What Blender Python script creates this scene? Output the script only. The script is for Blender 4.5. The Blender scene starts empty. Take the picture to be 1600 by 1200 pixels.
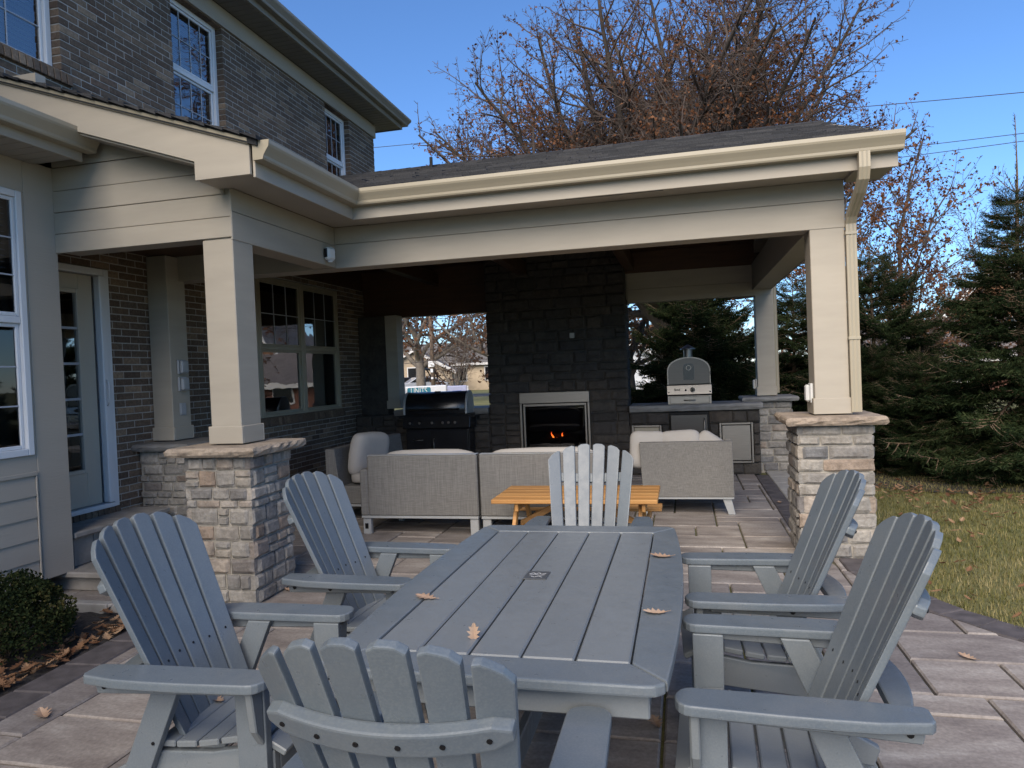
import bpy, bmesh, math, random
import numpy as np
from mathutils import Vector, Matrix, noise as mnoise
random.seed(7)
RNG = np.random.default_rng(7)
R = math.radians
S = bpy.context.scene
COL = S.collection

# ------------------------------------------------------------------ camera, sky, sun, exposure
cam_d = bpy.data.cameras.new('camera')
cam = bpy.data.objects.new('camera', cam_d)
COL.objects.link(cam)
S.camera = cam
cam_d.sensor_width = 36.0
cam_d.sensor_fit = 'HORIZONTAL'
cam_d.lens = 1109.0 / 1600.0 * 36.0
cam_d.clip_start = 0.05
cam_d.clip_end = 2000.0
CAM_AXES = ((0.971457, 0.036239, 0.234430), (0.233544, 0.027062, -0.971969), (-0.041568, 0.998977, 0.017827))            # columns: camera right, up, back in world space
m = Matrix(CAM_AXES).to_4x4()
m.translation = Vector((0, 0, 1.58))
cam.matrix_world = m

SUN_EL, SUN_AZ = R(37.0), R(188.0)       # azimuth clockwise from +Y: behind the camera, to the left
sun_dir = Vector((math.sin(SUN_AZ) * math.cos(SUN_EL), math.cos(SUN_AZ) * math.cos(SUN_EL), math.sin(SUN_EL)))
world = bpy.data.worlds.new('World')
S.world = world
world.use_nodes = True
wn = world.node_tree.nodes
wl = world.node_tree.links
wn.clear()
sky = wn.new('ShaderNodeTexSky')
sky.sky_type = 'NISHITA'
sky.sun_disc = False
sky.sun_elevation = SUN_EL
sky.sun_rotation = SUN_AZ
sky.altitude = 200
sky.air_density = 1.0
sky.dust_density = 0.0
sky.ozone_density = 10.0
bg = wn.new('ShaderNodeBackground')
bg.inputs['Strength'].default_value = 0.063
wo = wn.new('ShaderNodeOutputWorld')
wl.new(sky.outputs[0], bg.inputs[0])
wl.new(bg.outputs[0], wo.inputs[0])
sun_d = bpy.data.lights.new('sun', 'SUN')
sun_d.energy = 1.85
sun_d.angle = R(58)
sun_d.color = (1.0, 0.875, 0.71)
sun = bpy.data.objects.new('sun', sun_d)
COL.objects.link(sun)
sun.rotation_euler = sun_dir.to_track_quat('Z', 'Y').to_euler()
sun.location = sun_dir * 60
S.view_settings.view_transform = 'Standard'
S.view_settings.look = 'None'
S.view_settings.gamma = 1.0
S.view_settings.use_curve_mapping = False
S.view_settings.exposure = 1.7
S.cycles.use_denoising = True
S.cycles.max_bounces = 8
S.cycles.diffuse_bounces = 1
S.cycles.transparent_max_bounces = 16

# ------------------------------------------------------------------ helpers: objects
def link(o, parent=None):
    COL.objects.link(o)
    if parent is not None:
        o.parent = parent
    return o

def tag(o, label=None, cat=None, group=None, kind=None):
    if label: o['label'] = label
    if cat: o['category'] = cat
    if group: o['group'] = group
    if kind: o['kind'] = kind
    return o

def thing(name, label, cat, loc=(0, 0, 0), rz=0.0, group=None):
    o = bpy.data.objects.new(name, None)
    o.empty_display_size = 0.1
    COL.objects.link(o)
    o.location = loc
    o.rotation_euler = (0, 0, rz)
    return tag(o, label, cat, group)

def mesh_from(name, V, F, mat=None, smooth=False):
    me = bpy.data.meshes.new(name)
    me.from_pydata([tuple(v) for v in V], [], F)
    if smooth:
        me.polygons.foreach_set('use_smooth', [True] * len(me.polygons))
    if mat: me.materials.append(mat)
    me.update()
    return me

def tri_mesh(name, V, T, mat=None, smooth=False):
    V = np.asarray(V, np.float32); T = np.asarray(T, np.int32)
    me = bpy.data.meshes.new(name)
    n = T.shape[1]
    me.vertices.add(len(V)); me.vertices.foreach_set('co', V.ravel())
    me.loops.add(T.size); me.loops.foreach_set('vertex_index', T.ravel())
    me.polygons.add(len(T))
    me.polygons.foreach_set('loop_start', np.arange(0, T.size, n, dtype=np.int32))
    me.polygons.foreach_set('loop_total', np.full(len(T), n, np.int32))
    if smooth:
        me.polygons.foreach_set('use_smooth', np.ones(len(T), bool))
    if mat: me.materials.append(mat)
    me.update(calc_edges=True)
    return me

def put(name, me, parent=None, loc=None, rot=None, scale=None):
    o = bpy.data.objects.new(name, me)
    link(o, parent)
    if loc is not None: o.location = loc
    if rot is not None: o.rotation_euler = rot
    if scale is not None: o.scale = scale
    return o

def chamfer_box(mn, mx, c=0.004, jit=0.0, rnd=random):
    """24-vertex box with chamfered edges -> (V, F)"""
    mn = Vector(mn); mx = Vector(mx)
    c = min(c, 0.45 * min(mx[i] - mn[i] for i in range(3)))
    V = []; idx = {}
    for sx in (0, 1):
        for sy in (0, 1):
            for sz in (0, 1):
                s = (sx, sy, sz)
                j = [(rnd.uniform(-jit, jit) if jit else 0.0) for _ in range(3)]
                for ax in range(3):
                    p = []
                    for k in range(3):
                        full = mx[k] if s[k] else mn[k]
                        inn = mx[k] - c if s[k] else mn[k] + c
                        p.append((full if k == ax else inn) + j[k])
                    idx[(s, ax)] = len(V); V.append(p)
    F = []
    def q(a, b, c_, d): F.append((a, b, c_, d))
    for ax in range(3):
        o1, o2 = [(1, 2), (2, 0), (0, 1)][ax]
        for sgn in (0, 1):
            ring = []
            for (u, v) in ((0, 0), (1, 0), (1, 1), (0, 1)):
                s = [0, 0, 0]; s[ax] = sgn; s[o1] = u; s[o2] = v
                ring.append(idx[(tuple(s), ax)])
            F.append(tuple(ring if sgn else ring[::-1]))
    for ax in range(3):
        o1, o2 = [(1, 2), (2, 0), (0, 1)][ax]
        for u in (0, 1):
            for v in (0, 1):
                s0 = [0, 0, 0]; s0[o1] = u; s0[o2] = v; s1 = list(s0); s1[ax] = 1
                a = idx[(tuple(s0), o1)]; b = idx[(tuple(s0), o2)]
                c2 = idx[(tuple(s1), o2)]; d = idx[(tuple(s1), o1)]
                f = (a, b, c2, d)
                F.append(f if u == v else f[::-1])
    for s in [(x, y, z) for x in (0, 1) for y in (0, 1) for z in (0, 1)]:
        f = (idx[(s, 0)], idx[(s, 1)], idx[(s, 2)])
        F.append(f if (sum(s) % 2 == 1) else f[::-1])
    return V, F

class MB:
    """collects shapes into one mesh"""
    def __init__(self): self.V = []; self.F = []
    def add(self, V, F, M=None):
        b = len(self.V)
        for v in V:
            v = Vector(v)
            self.V.append(tuple(M @ v) if M is not None else tuple(v))
        self.F += [tuple(i + b for i in f) for f in F]
        return self
    def box(self, mn, mx, c=0.004, M=None, jit=0.0):
        mn2 = [min(a, b) for a, b in zip(mn, mx)]; mx2 = [max(a, b) for a, b in zip(mn, mx)]
        return self.add(*chamfer_box(mn2, mx2, c, jit), M)
    def sharp(self, mn, mx, M=None):
        x0, y0, z0 = [min(a, b) for a, b in zip(mn, mx)]; x1, y1, z1 = [max(a, b) for a, b in zip(mn, mx)]
        V = [(x0, y0, z0), (x1, y0, z0), (x1, y1, z0), (x0, y1, z0), (x0, y0, z1), (x1, y0, z1), (x1, y1, z1), (x0, y1, z1)]
        F = [(3, 2, 1, 0), (4, 5, 6, 7), (0, 1, 5, 4), (1, 2, 6, 5), (2, 3, 7, 6), (3, 0, 4, 7)]
        return self.add(V, F, M)
    def prism(self, prof, ext, M=None):
        """prof: list of 3D points (planar loop); ext: extrusion vector"""
        n = len(prof); e = Vector(ext)
        V = [Vector(p) for p in prof] + [Vector(p) + e for p in prof]
        F = [tuple(range(n))[::-1], tuple(range(n, 2 * n))]
        F += [(i, (i + 1) % n, n + (i + 1) % n, n + i) for i in range(n)]
        return self.add(V, F, M)
    def tube(self, pts, rad, n=8, M=None, cap=True):
        pts = [Vector(p) for p in pts]
        if not hasattr(rad, '__len__'): rad = [rad] * len(pts)
        V = []; F = []
        up = Vector((0, 0, 1))
        for i, p in enumerate(pts):
            d = (pts[min(i + 1, len(pts) - 1)] - pts[max(i - 1, 0)]).normalized()
            a = d.cross(up if abs(d.z) < 0.95 else Vector((1, 0, 0))).normalized(); b = d.cross(a)
            for k in range(n):
                t = 2 * math.pi * k / n
                V.append(p + (a * math.cos(t) + b * math.sin(t)) * rad[i])
        for i in range(len(pts) - 1):
            for k in range(n):
                k2 = (k + 1) % n
                F.append((i * n + k, i * n + k2, (i + 1) * n + k2, (i + 1) * n + k))
        if cap:
            F.append(tuple(range(n))); F.append(tuple(range((len(pts) - 1) * n, len(pts) * n))[::-1])
        return self.add(V, F, M)
    def grid(self, fn, nu, nv, M=None):
        V = [fn(i / nu, j / nv) for i in range(nu + 1) for j in range(nv + 1)]
        F = [(i * (nv + 1) + j, (i + 1) * (nv + 1) + j, (i + 1) * (nv + 1) + j + 1, i * (nv + 1) + j + 1) for i in range(nu) for j in range(nv)]
        return self.add(V, F, M)
    def build(self, name, mat, parent=None, smooth=False, bevel=0.0, seg=1, loc=None, rot=None, fix=True):
        me = mesh_from(name, self.V, self.F, mat)
        if bevel or fix:
            bm = bmesh.new(); bm.from_mesh(me)
            if fix: bmesh.ops.recalc_face_normals(bm, faces=bm.faces)
            if bevel:
                ed = [e for e in bm.edges if len(e.link_faces) == 2 and e.calc_face_angle(0) > 0.5]
                bmesh.ops.bevel(bm, geom=ed, offset=bevel, segments=seg, profile=0.6, affect='EDGES', clamp_overlap=True)
            bm.to_mesh(me); bm.free()
        if smooth:
            me.polygons.foreach_set('use_smooth', [True] * len(me.polygons))
        return put(name, me, parent, loc, rot)

def one(name, mat, parent, mn, mx, c=0.004, M=None):
    return MB().box(mn, mx, c, M).build(name, mat, parent, fix=False)

def copy_tree(o, parent=None):
    c = o.copy(); COL.objects.link(c)
    if parent is not None: c.parent = parent
    for ch in [x for x in KIDS.get(o.name, [])]:
        copy_tree(ch, c)
    return c
KIDS = {}
def index_kids():
    KIDS.clear()
    for o in S.objects:
        if o.parent: KIDS.setdefault(o.parent.name, []).append(o)

# ------------------------------------------------------------------ helpers: materials
def new_mat(name):
    mt = bpy.data.materials.new(name); mt.use_nodes = True
    nt = mt.node_tree
    b = nt.nodes['Principled BSDF']
    return mt, nt, b

def N(nt, typ, **kw):
    n = nt.nodes.new(typ)
    for k, v in kw.items():
        if k in n.inputs.keys(): n.inputs[k].default_value = v
        else: setattr(n, k, v)
    return n

def coords(nt, kind='Object', scale=(1, 1, 1)):
    if kind == 'World':
        src = nt.nodes.new('ShaderNodeNewGeometry').outputs['Position']
    else:
        src = nt.nodes.new('ShaderNodeTexCoord').outputs[kind]
    mp = nt.nodes.new('ShaderNodeMapping')
    mp.inputs['Scale'].default_value = scale
    nt.links.new(src, mp.inputs['Vector'])
    return mp.outputs[0]

def ramp(nt, fac, stops):
    r = nt.nodes.new('ShaderNodeValToRGB')
    el = r.color_ramp.elements
    while len(el) > 1: el.remove(el[-1])
    el[0].position = stops[0][0]; el[0].color = (*stops[0][1], 1)
    for p, c in stops[1:]:
        e = el.new(p); e.color = (*c, 1)
    nt.links.new(fac, r.inputs[0])
    return r.outputs[0]

def mul(nt, a, b):
    mx = nt.nodes.new('ShaderNodeMix'); mx.data_type = 'RGBA'; mx.blend_type = 'MULTIPLY'
    mx.inputs[0].default_value = 1.0
    nt.links.new(a, mx.inputs[6])
    if isinstance(b, tuple): mx.inputs[7].default_value = (*b, 1)
    else: nt.links.new(b, mx.inputs[7])
    return mx.outputs[2]

def mixc(nt, f, a, b, mode='MIX'):
    mx = nt.nodes.new('ShaderNodeMix'); mx.data_type = 'RGBA'; mx.blend_type = mode
    if isinstance(f, float): mx.inputs[0].default_value = f
    else: nt.links.new(f, mx.inputs[0])
    for s, i in ((a, 6), (b, 7)):
        if isinstance(s, tuple): mx.inputs[i].default_value = (*s, 1)
        else: nt.links.new(s, mx.inputs[i])
    return mx.outputs[2]

def noise(nt, vec, scale, detail=4, rough=0.55, out='Fac'):
    n = N(nt, 'ShaderNodeTexNoise'); n.inputs['Scale'].default_value = scale
    n.inputs['Detail'].default_value = detail; n.inputs['Roughness'].default_value = rough
    nt.links.new(vec, n.inputs['Vector'])
    return n.outputs[out]

def bump(nt, b, h, strength=0.3, dist=0.01):
    bp = N(nt, 'ShaderNodeBump'); bp.inputs['Strength'].default_value = strength; bp.inputs['Distance'].default_value = dist
    nt.links.new(h, bp.inputs['Height']); nt.links.new(bp.outputs[0], b.inputs['Normal'])
    return bp

def rand_obj(nt):
    """per-object random joined with per-island random"""
    oi = N(nt, 'ShaderNodeObjectInfo'); ge = N(nt, 'ShaderNodeNewGeometry')
    ad = N(nt, 'ShaderNodeMath', operation='ADD'); fr = N(nt, 'ShaderNodeMath', operation='FRACT')
    nt.links.new(oi.outputs['Random'], ad.inputs[0]); nt.links.new(ge.outputs['Random Per Island'], ad.inputs[1])
    nt.links.new(ad.outputs[0], fr.inputs[0])
    return fr.outputs[0]

def simple(name, col, rough=0.6, metal=0.0, var=0.15, scale=8.0, kind='Object', bs=0.0, bscale=None, stretch=(1, 1, 1), spec=0.5, coat=0.0):
    mt, nt, b = new_mat(name)
    v = coords(nt, kind, stretch)
    n = noise(nt, v, scale, 5)
    lo = tuple(max(0, c * (1 - var)) for c in col); hi = tuple(min(1, c * (1 + var)) for c in col)
    nt.links.new(ramp(nt, n, [(0.3, lo), (0.7, hi)]), b.inputs['Base Color'])
    b.inputs['Roughness'].default_value = rough; b.inputs['Metallic'].default_value = metal
    b.inputs['Specular IOR Level'].default_value = spec
    b.inputs['Coat Weight'].default_value = coat
    if bs:
        bump(nt, b, noise(nt, v, bscale or scale * 4, 4), bs, 0.004)
    return mt

M = {}
# poly-lumber furniture, slate grey
def lumber():
    mt, nt, b = new_mat('slate_lumber')
    v = coords(nt, 'Object', (1, 1, 1))
    n1 = noise(nt, v, 9, 5); n2 = noise(nt, v, 170, 3)
    c = ramp(nt, n1, [(0.3, (0.080, 0.106, 0.134)), (0.7, (0.100, 0.128, 0.156))])
    c = mixc(nt, ramp(nt, n2, [(0.42, (0, 0, 0)), (0.75, (1, 1, 1))]), c, (0.128, 0.152, 0.172))
    oi = N(nt, 'ShaderNodeObjectInfo')
    c = mul(nt, c, ramp(nt, oi.outputs['Random'], [(0, (0.86, 0.88, 0.90)), (0.5, (1, 1, 1)), (1, (1.12, 1.10, 1.07))]))
    c = mixc(nt, ramp(nt, noise(nt, coords(nt, 'World'), 3.2, 6, 0.65), [(0.48, (0, 0, 0)), (0.78, (0.32, 0.32, 0.32))]), c, (0.21, 0.215, 0.21))
    ge = N(nt, 'ShaderNodeNewGeometry')
    pt = ramp(nt, ge.outputs['Pointiness'], [(0.5, (0, 0, 0)), (0.62, (0.5, 0.5, 0.5))])
    c = mixc(nt, pt, c, (0.26, 0.27, 0.265))
    nt.links.new(c, b.inputs['Base Color'])
    rr = N(nt, 'ShaderNodeMapRange'); nt.links.new(noise(nt, v, 22, 4), rr.inputs[0]); rr.inputs[1].default_value = .3; rr.inputs[2].default_value = .7; rr.inputs[3].default_value = .27; rr.inputs[4].default_value = .46
    nt.links.new(rr.outputs[0], b.inputs['Roughness'])
    b.inputs['Specular IOR Level'].default_value = 0.55
    v2 = coords(nt, 'Object', (1, 1, 1))
    ad = N(nt, 'ShaderNodeMath', operation='ADD')
    nt.links.new(noise(nt, v2, 55, 3), ad.inputs[0]); nt.links.new(noise(nt, v2, 260, 2), ad.inputs[1])
    bump(nt, b, ad.outputs[0], 0.14, 0.0022)
    return mt
M['lumber'] = lumber()
M['beige'] = simple('beige_paint', (0.385, 0.342, 0.275), 0.62, var=0.06, scale=1.6, kind='World', bs=0.12, bscale=70, stretch=(1, 1, 6))
M['eave_trim_shaded'] = simple('shaded_eave_aluminium', (0.25, 0.225, 0.18), 0.45, var=0.035, scale=1.5, kind='World')  # beige trim darkened in colour for the shade on the house side
M['eave_soffit_shaded'] = simple('eave_soffit_shaded', (0.22, 0.205, 0.18), 0.6, var=0.04, scale=2, kind='World')  # soffit colour darkened to carry the shade under the upper eave
M['beige_trim'] = simple('beige_aluminium', (0.36, 0.315, 0.23), 0.38, var=0.035, scale=1.5, kind='World', bs=0.05, bscale=3)
M['greige'] = simple('greige_siding', (0.43, 0.38, 0.31), 0.62, var=0.045, scale=1.6, kind='World', bs=0.35, bscale=36, stretch=(1, 0.25, 2.2))
M['soffit'] = simple('soffit_panel', (0.36, 0.325, 0.27), 0.6, var=0.04, scale=2, kind='World')
M['white_vinyl'] = simple('white_vinyl', (0.72, 0.73, 0.74), 0.38, var=0.03, scale=3, kind='World')
M['muntin'] = simple('muntin_white', (0.42, 0.44, 0.48), 0.4, var=0.02)
M['door'] = simple('door_paint', (0.52, 0.47, 0.38), 0.45, var=0.04, scale=2, kind='World')
M['blind'] = simple('blind_slat', (0.58, 0.585, 0.60), 0.5, var=0.06, scale=3, kind='World')
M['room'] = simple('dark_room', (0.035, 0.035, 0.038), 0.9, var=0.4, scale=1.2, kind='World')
M['screw'] = simple('screw_black', (0.02, 0.02, 0.022), 0.35, metal=0.7, var=0.1)
M['steel'] = simple('brushed_steel', (0.25, 0.23, 0.205), 0.38, metal=1.0, var=0.12, scale=5, stretch=(1, 8, 60), bs=0.04, bscale=12)
M['steel_dark'] = simple('dark_steel', (0.085, 0.08, 0.075), 0.34, metal=1.0, var=0.12, scale=5, stretch=(1, 8, 60))
M['black_metal'] = simple('black_enamel', (0.014, 0.014, 0.016), 0.24, var=0.2, scale=6, spec=0.6)
M['black'] = simple('matte_black', (0.012, 0.012, 0.012), 0.8, var=0.2)
M['charcoal'] = simple('charcoal_paver', (0.085, 0.075, 0.076), 0.75, var=0.35, scale=9, kind='World', bs=0.4, bscale=60)
M['plastic_grey'] = simple('grey_plastic', (0.36, 0.37, 0.38), 0.45, var=0.05)
M['plastic_white'] = simple('white_plastic', (0.68, 0.68, 0.66), 0.4, var=0.03)
M['lens'] = simple('lens_black', (0.01, 0.01, 0.012), 0.12, var=0.1)
M['alu'] = simple('painted_aluminium', (0.40, 0.41, 0.41), 0.42, metal=0.3, var=0.06)
M['cushion'] = simple('cushion_fabric', (0.37, 0.35, 0.325), 0.9, var=0.05, scale=4, bs=0.3, bscale=25)
M['bark'] = simple('tree_bark', (0.055, 0.043, 0.034), 0.9, var=0.35, scale=6, bs=0.8, bscale=14, stretch=(1, 1, 0.3))
M['twig'] = simple('twig_bark', (0.085, 0.062, 0.05), 0.9, var=0.3, scale=3)
M['pale_bark'] = simple('pale_bark', (0.17, 0.145, 0.12), 0.9, var=0.3, scale=4, bs=0.6, bscale=10)
M['spruce_wood'] = simple('spruce_wood', (0.14, 0.095, 0.06), 0.9, var=0.25, scale=6)
M['wire'] = simple('wire_black', (0.03, 0.03, 0.035), 0.6, var=0.1)
M['pole_wood'] = simple('pole_wood', (0.16, 0.115, 0.085), 0.9, var=0.25, scale=3)
M['asphalt'] = simple('asphalt', (0.06, 0.06, 0.062), 0.9, var=0.3, scale=30, kind='World')
M['concrete'] = simple('concrete', (0.34, 0.325, 0.30), 0.85, var=0.15, scale=10, kind='World', bs=0.3, bscale=60)
M['slab'] = simple('slab_stone', (0.27, 0.25, 0.225), 0.8, var=0.22, scale=7, kind='World', bs=0.5, bscale=25)
M['countertop'] = simple('countertop_stone', (0.20, 0.195, 0.185), 0.6, var=0.15, scale=9, kind='World', bs=0.4, bscale=22)

def glass(name, tint=(0.55, 0.6, 0.62), ior=1.75, alpha=0.75):
    mt, nt, b = new_mat(name)
    nt.nodes.remove(b)
    out = [n for n in nt.nodes if n.type == 'OUTPUT_MATERIAL'][0]
    tr = N(nt, 'ShaderNodeBsdfTransparent'); tr.inputs[0].default_value = (*tint, 1)
    gl = N(nt, 'ShaderNodeBsdfGlossy'); gl.inputs['Roughness'].default_value = 0.015
    gl.inputs['Color'].default_value = (0.95, 0.97, 1, 1)
    v = coords(nt, 'World')
    bp = N(nt, 'ShaderNodeBump'); bp.inputs['Strength'].default_value = 0.03; bp.inputs['Distance'].default_value = 0.05
    nt.links.new(noise(nt, v, 2.2, 2), bp.inputs['Height']); nt.links.new(bp.outputs[0], gl.inputs['Normal'])
    fr = N(nt, 'ShaderNodeFresnel'); fr.inputs[0].default_value = ior
    mx = N(nt, 'ShaderNodeMixShader')
    nt.links.new(fr.outputs[0], mx.inputs[0]); nt.links.new(tr.outputs[0], mx.inputs[1]); nt.links.new(gl.outputs[0], mx.inputs[2])
    nt.links.new(mx.outputs[0], out.inputs[0])
    return mt
M['glass'] = glass('window_glass', ior=2.8)
M['glass_bay'] = glass('bay_glass', (0.45, 0.48, 0.5), 1.55)
M['glass_dark'] = glass('dark_glass', (0.25, 0.25, 0.25), 1.7)

def brick_mat():
    mt, nt, b = new_mat('brown_grey_brick')
    r = rand_obj(nt); v = coords(nt, 'World')
    c = ramp(nt, r, [(0.0, (0.088, 0.070, 0.060)), (0.3, (0.125, 0.100, 0.082)), (0.55, (0.100, 0.085, 0.075)), (0.8, (0.165, 0.135, 0.110)), (0.93, (0.24, 0.205, 0.17)), (1.0, (0.11, 0.08, 0.066))])
    n = noise(nt, v, 38, 5, 0.65)
    c = mul(nt, c, ramp(nt, n, [(0.3, (0.76, 0.64, 0.52)), (0.75, (1.58, 1.33, 1.06))]))
    n3 = noise(nt, v, 90, 2)
    c = mixc(nt, ramp(nt, n3, [(0.66, (0, 0, 0)), (0.72, (0.75, 0.75, 0.75))]), c, (0.34, 0.31, 0.28))
    nt.links.new(c, b.inputs['Base Color']); b.inputs['Roughness'].default_value = 0.9
    bump(nt, b, n, 0.5, 0.004)
    return mt
M['brick'] = brick_mat()
M['joint_sand'] = simple('joint_sand', (0.022, 0.02, 0.018), 0.95, var=0.3, scale=25, kind='World')
M['mortar'] = simple('mortar', (0.40, 0.37, 0.33), 0.95, var=0.15, scale=25, kind='World', bs=0.5, bscale=90)
M['shaded_mortar'] = simple('shaded_mortar', (0.07, 0.064, 0.057), 0.95, var=0.15, scale=20, kind='World', bs=0.6, bscale=70)  # joint colour darkened along with the shaded stone
M['stone_mortar'] = simple('stone_mortar', (0.34, 0.31, 0.26), 0.95, var=0.15, scale=20, kind='World', bs=0.6, bscale=70)

def stone_mat(name, stops, k=1.0):
    mt, nt, b = new_mat(name)
    r = rand_obj(nt); v = coords(nt, 'World')
    c = ramp(nt, r, [(p, tuple(x * k for x in col)) for p, col in stops])
    n1 = noise(nt, v, 7, 6, 0.6); n2 = noise(nt, v, 32, 5, 0.65)
    c = mul(nt, c, ramp(nt, n1, [(0.28, (0.62, 0.60, 0.58)), (0.5, (1, 1, 1)), (0.75, (1.3, 1.27, 1.22))]))
    c = mul(nt, c, ramp(nt, n2, [(0.3, (0.72, 0.72, 0.72)), (0.7, (1.2, 1.2, 1.2))]))
    nt.links.new(c, b.inputs['Base Color']); b.inputs['Roughness'].default_value = 0.88
    ad = N(nt, 'ShaderNodeMath', operation='MULTIPLY_ADD'); ad.inputs[1].default_value = 0.35
    nt.links.new(n2, ad.inputs[0]); nt.links.new(n1, ad.inputs[2])
    bump(nt, b, ad.outputs[0], 0.9, 0.022)
    return mt
M['stone'] = stone_mat('ledge_stone', [(0, (0.185, 0.175, 0.165)), (0.2, (0.31, 0.285, 0.25)), (0.42, (0.225, 0.212, 0.195)), (0.62, (0.37, 0.34, 0.30)), (0.78, (0.27, 0.205, 0.155)), (0.88, (0.16, 0.16, 0.162)), (1, (0.33, 0.29, 0.24))])
M['stone_shaded'] = stone_mat('shaded_stone', k=.75, stops=[(0, (0.048, 0.043, 0.038)), (0.3, (0.075, 0.065, 0.055)), (0.5, (0.055, 0.05, 0.047)), (0.75, (0.085, 0.069, 0.055)), (1, (0.063, 0.057, 0.05))])  # stone colours darkened to stand in for the shade under the roof
M['cap'] = stone_mat('cap_stone', [(0, (0.30, 0.235, 0.18)), (1, (0.33, 0.27, 0.21))])

def paver_mat():
    mt, nt, b = new_mat('mottled_paver')
    r = rand_obj(nt); v = coords(nt, 'World')
    oi = N(nt, 'ShaderNodeObjectInfo')
    cb = N(nt, 'ShaderNodeCombineXYZ'); ml = N(nt, 'ShaderNodeMath', operation='MULTIPLY'); ml.inputs[1].default_value = 37.0
    nt.links.new(oi.outputs['Random'], ml.inputs[0])
    nt.links.new(ml.outputs[0], cb.inputs[2]); nt.links.new(ml.outputs[0], cb.inputs[0])
    va = N(nt, 'ShaderNodeVectorMath', operation='ADD')
    nt.links.new(v, va.inputs[0]); nt.links.new(cb.outputs[0], va.inputs[1])
    mp = N(nt, 'ShaderNodeMapping'); mp.inputs['Scale'].default_value = (1.0, 2.6, 1.0)
    nt.links.new(va.outputs[0], mp.inputs['Vector'])
    n1 = noise(nt, mp.outputs[0], 2.6, 6, 0.6); n2 = noise(nt, v, 55, 4, 0.6)
    c = ramp(nt, n1, [(0.26, (0.155, 0.137, 0.128)), (0.42, (0.235, 0.210, 0.192)), (0.56, (0.30, 0.274, 0.250)), (0.70, (0.39, 0.368, 0.340)), (0.84, (0.49, 0.47, 0.44))])
    c = mul(nt, c, ramp(nt, r, [(0.0, (0.76, 0.75, 0.77)), (0.5, (0.98, 0.95, 0.93)), (1.0, (1.14, 1.11, 1.08))]))
    c = mul(nt, c, ramp(nt, n2, [(0.3, (0.78, 0.78, 0.78)), (0.7, (1.15, 1.15, 1.15))]))
    nt.links.new(c, b.inputs['Base Color']); b.inputs['Roughness'].default_value = 0.66
    b.inputs['Specular IOR Level'].default_value = 0.45
    ad = N(nt, 'ShaderNodeMath', operation='MULTIPLY_ADD'); ad.inputs[1].default_value = 0.4
    nt.links.new(n2, ad.inputs[0]); nt.links.new(noise(nt, v, 9, 4), ad.inputs[2])
    bump(nt, b, ad.outputs[0], 0.5, 0.006)
    return mt
M['paver'] = paver_mat()

def shingle_mat():
    mt, nt, b = new_mat('dark_shingle')
    r = rand_obj(nt); v = coords(nt, 'World')
    c = ramp(nt, r, [(0, (0.016, 0.017, 0.020)), (0.5, (0.027, 0.028, 0.031)), (0.85, (0.042, 0.042, 0.044)), (1, (0.022, 0.022, 0.025))])
    n = noise(nt, v, 120, 3)
    c = mul(nt, c, ramp(nt, n, [(0.3, (0.6, 0.6, 0.6)), (0.7, (1.5, 1.5, 1.5))]))
    nt.links.new(c, b.inputs['Base Color']); b.inputs['Roughness'].default_value = 0.9
    bump(nt, b, n, 0.6, 0.004)
    return mt
M['shingle'] = shingle_mat()

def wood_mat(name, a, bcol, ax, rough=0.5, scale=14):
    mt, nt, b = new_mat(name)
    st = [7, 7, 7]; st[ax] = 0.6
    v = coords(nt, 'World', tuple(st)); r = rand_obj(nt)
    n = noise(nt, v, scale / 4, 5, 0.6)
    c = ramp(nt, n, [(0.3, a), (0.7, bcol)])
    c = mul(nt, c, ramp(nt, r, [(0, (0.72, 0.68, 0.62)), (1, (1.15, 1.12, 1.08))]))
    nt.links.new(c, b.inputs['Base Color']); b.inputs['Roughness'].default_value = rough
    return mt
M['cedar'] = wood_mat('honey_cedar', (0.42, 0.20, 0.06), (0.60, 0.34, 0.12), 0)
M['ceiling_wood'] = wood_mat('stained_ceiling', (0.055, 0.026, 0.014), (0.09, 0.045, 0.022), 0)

def weave():
    mt, nt, b = new_mat('grey_sling_weave')
    va = coords(nt, 'World', (5, 5, 130)); vb = coords(nt, 'World', (160, 160, 3.5))
    a = noise(nt, va, 3, 3); c_ = noise(nt, vb, 1.6, 3)
    ad = N(nt, 'ShaderNodeMath', operation='ADD'); nt.links.new(a, ad.inputs[0]); nt.links.new(c_, ad.inputs[1])
    h = N(nt, 'ShaderNodeMath', operation='MULTIPLY'); h.inputs[1].default_value = 0.5; nt.links.new(ad.outputs[0], h.inputs[0])
    c = ramp(nt, h.outputs[0], [(0.36, (0.115, 0.11, 0.102)), (0.5, (0.155, 0.149, 0.139)), (0.64, (0.215, 0.207, 0.193))])
    nt.links.new(c, b.inputs['Base Color']); b.inputs['Roughness'].default_value = 0.85
    bump(nt, b, h.outputs[0], 0.4, 0.002)
    return mt
M['weave'] = weave()

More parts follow.
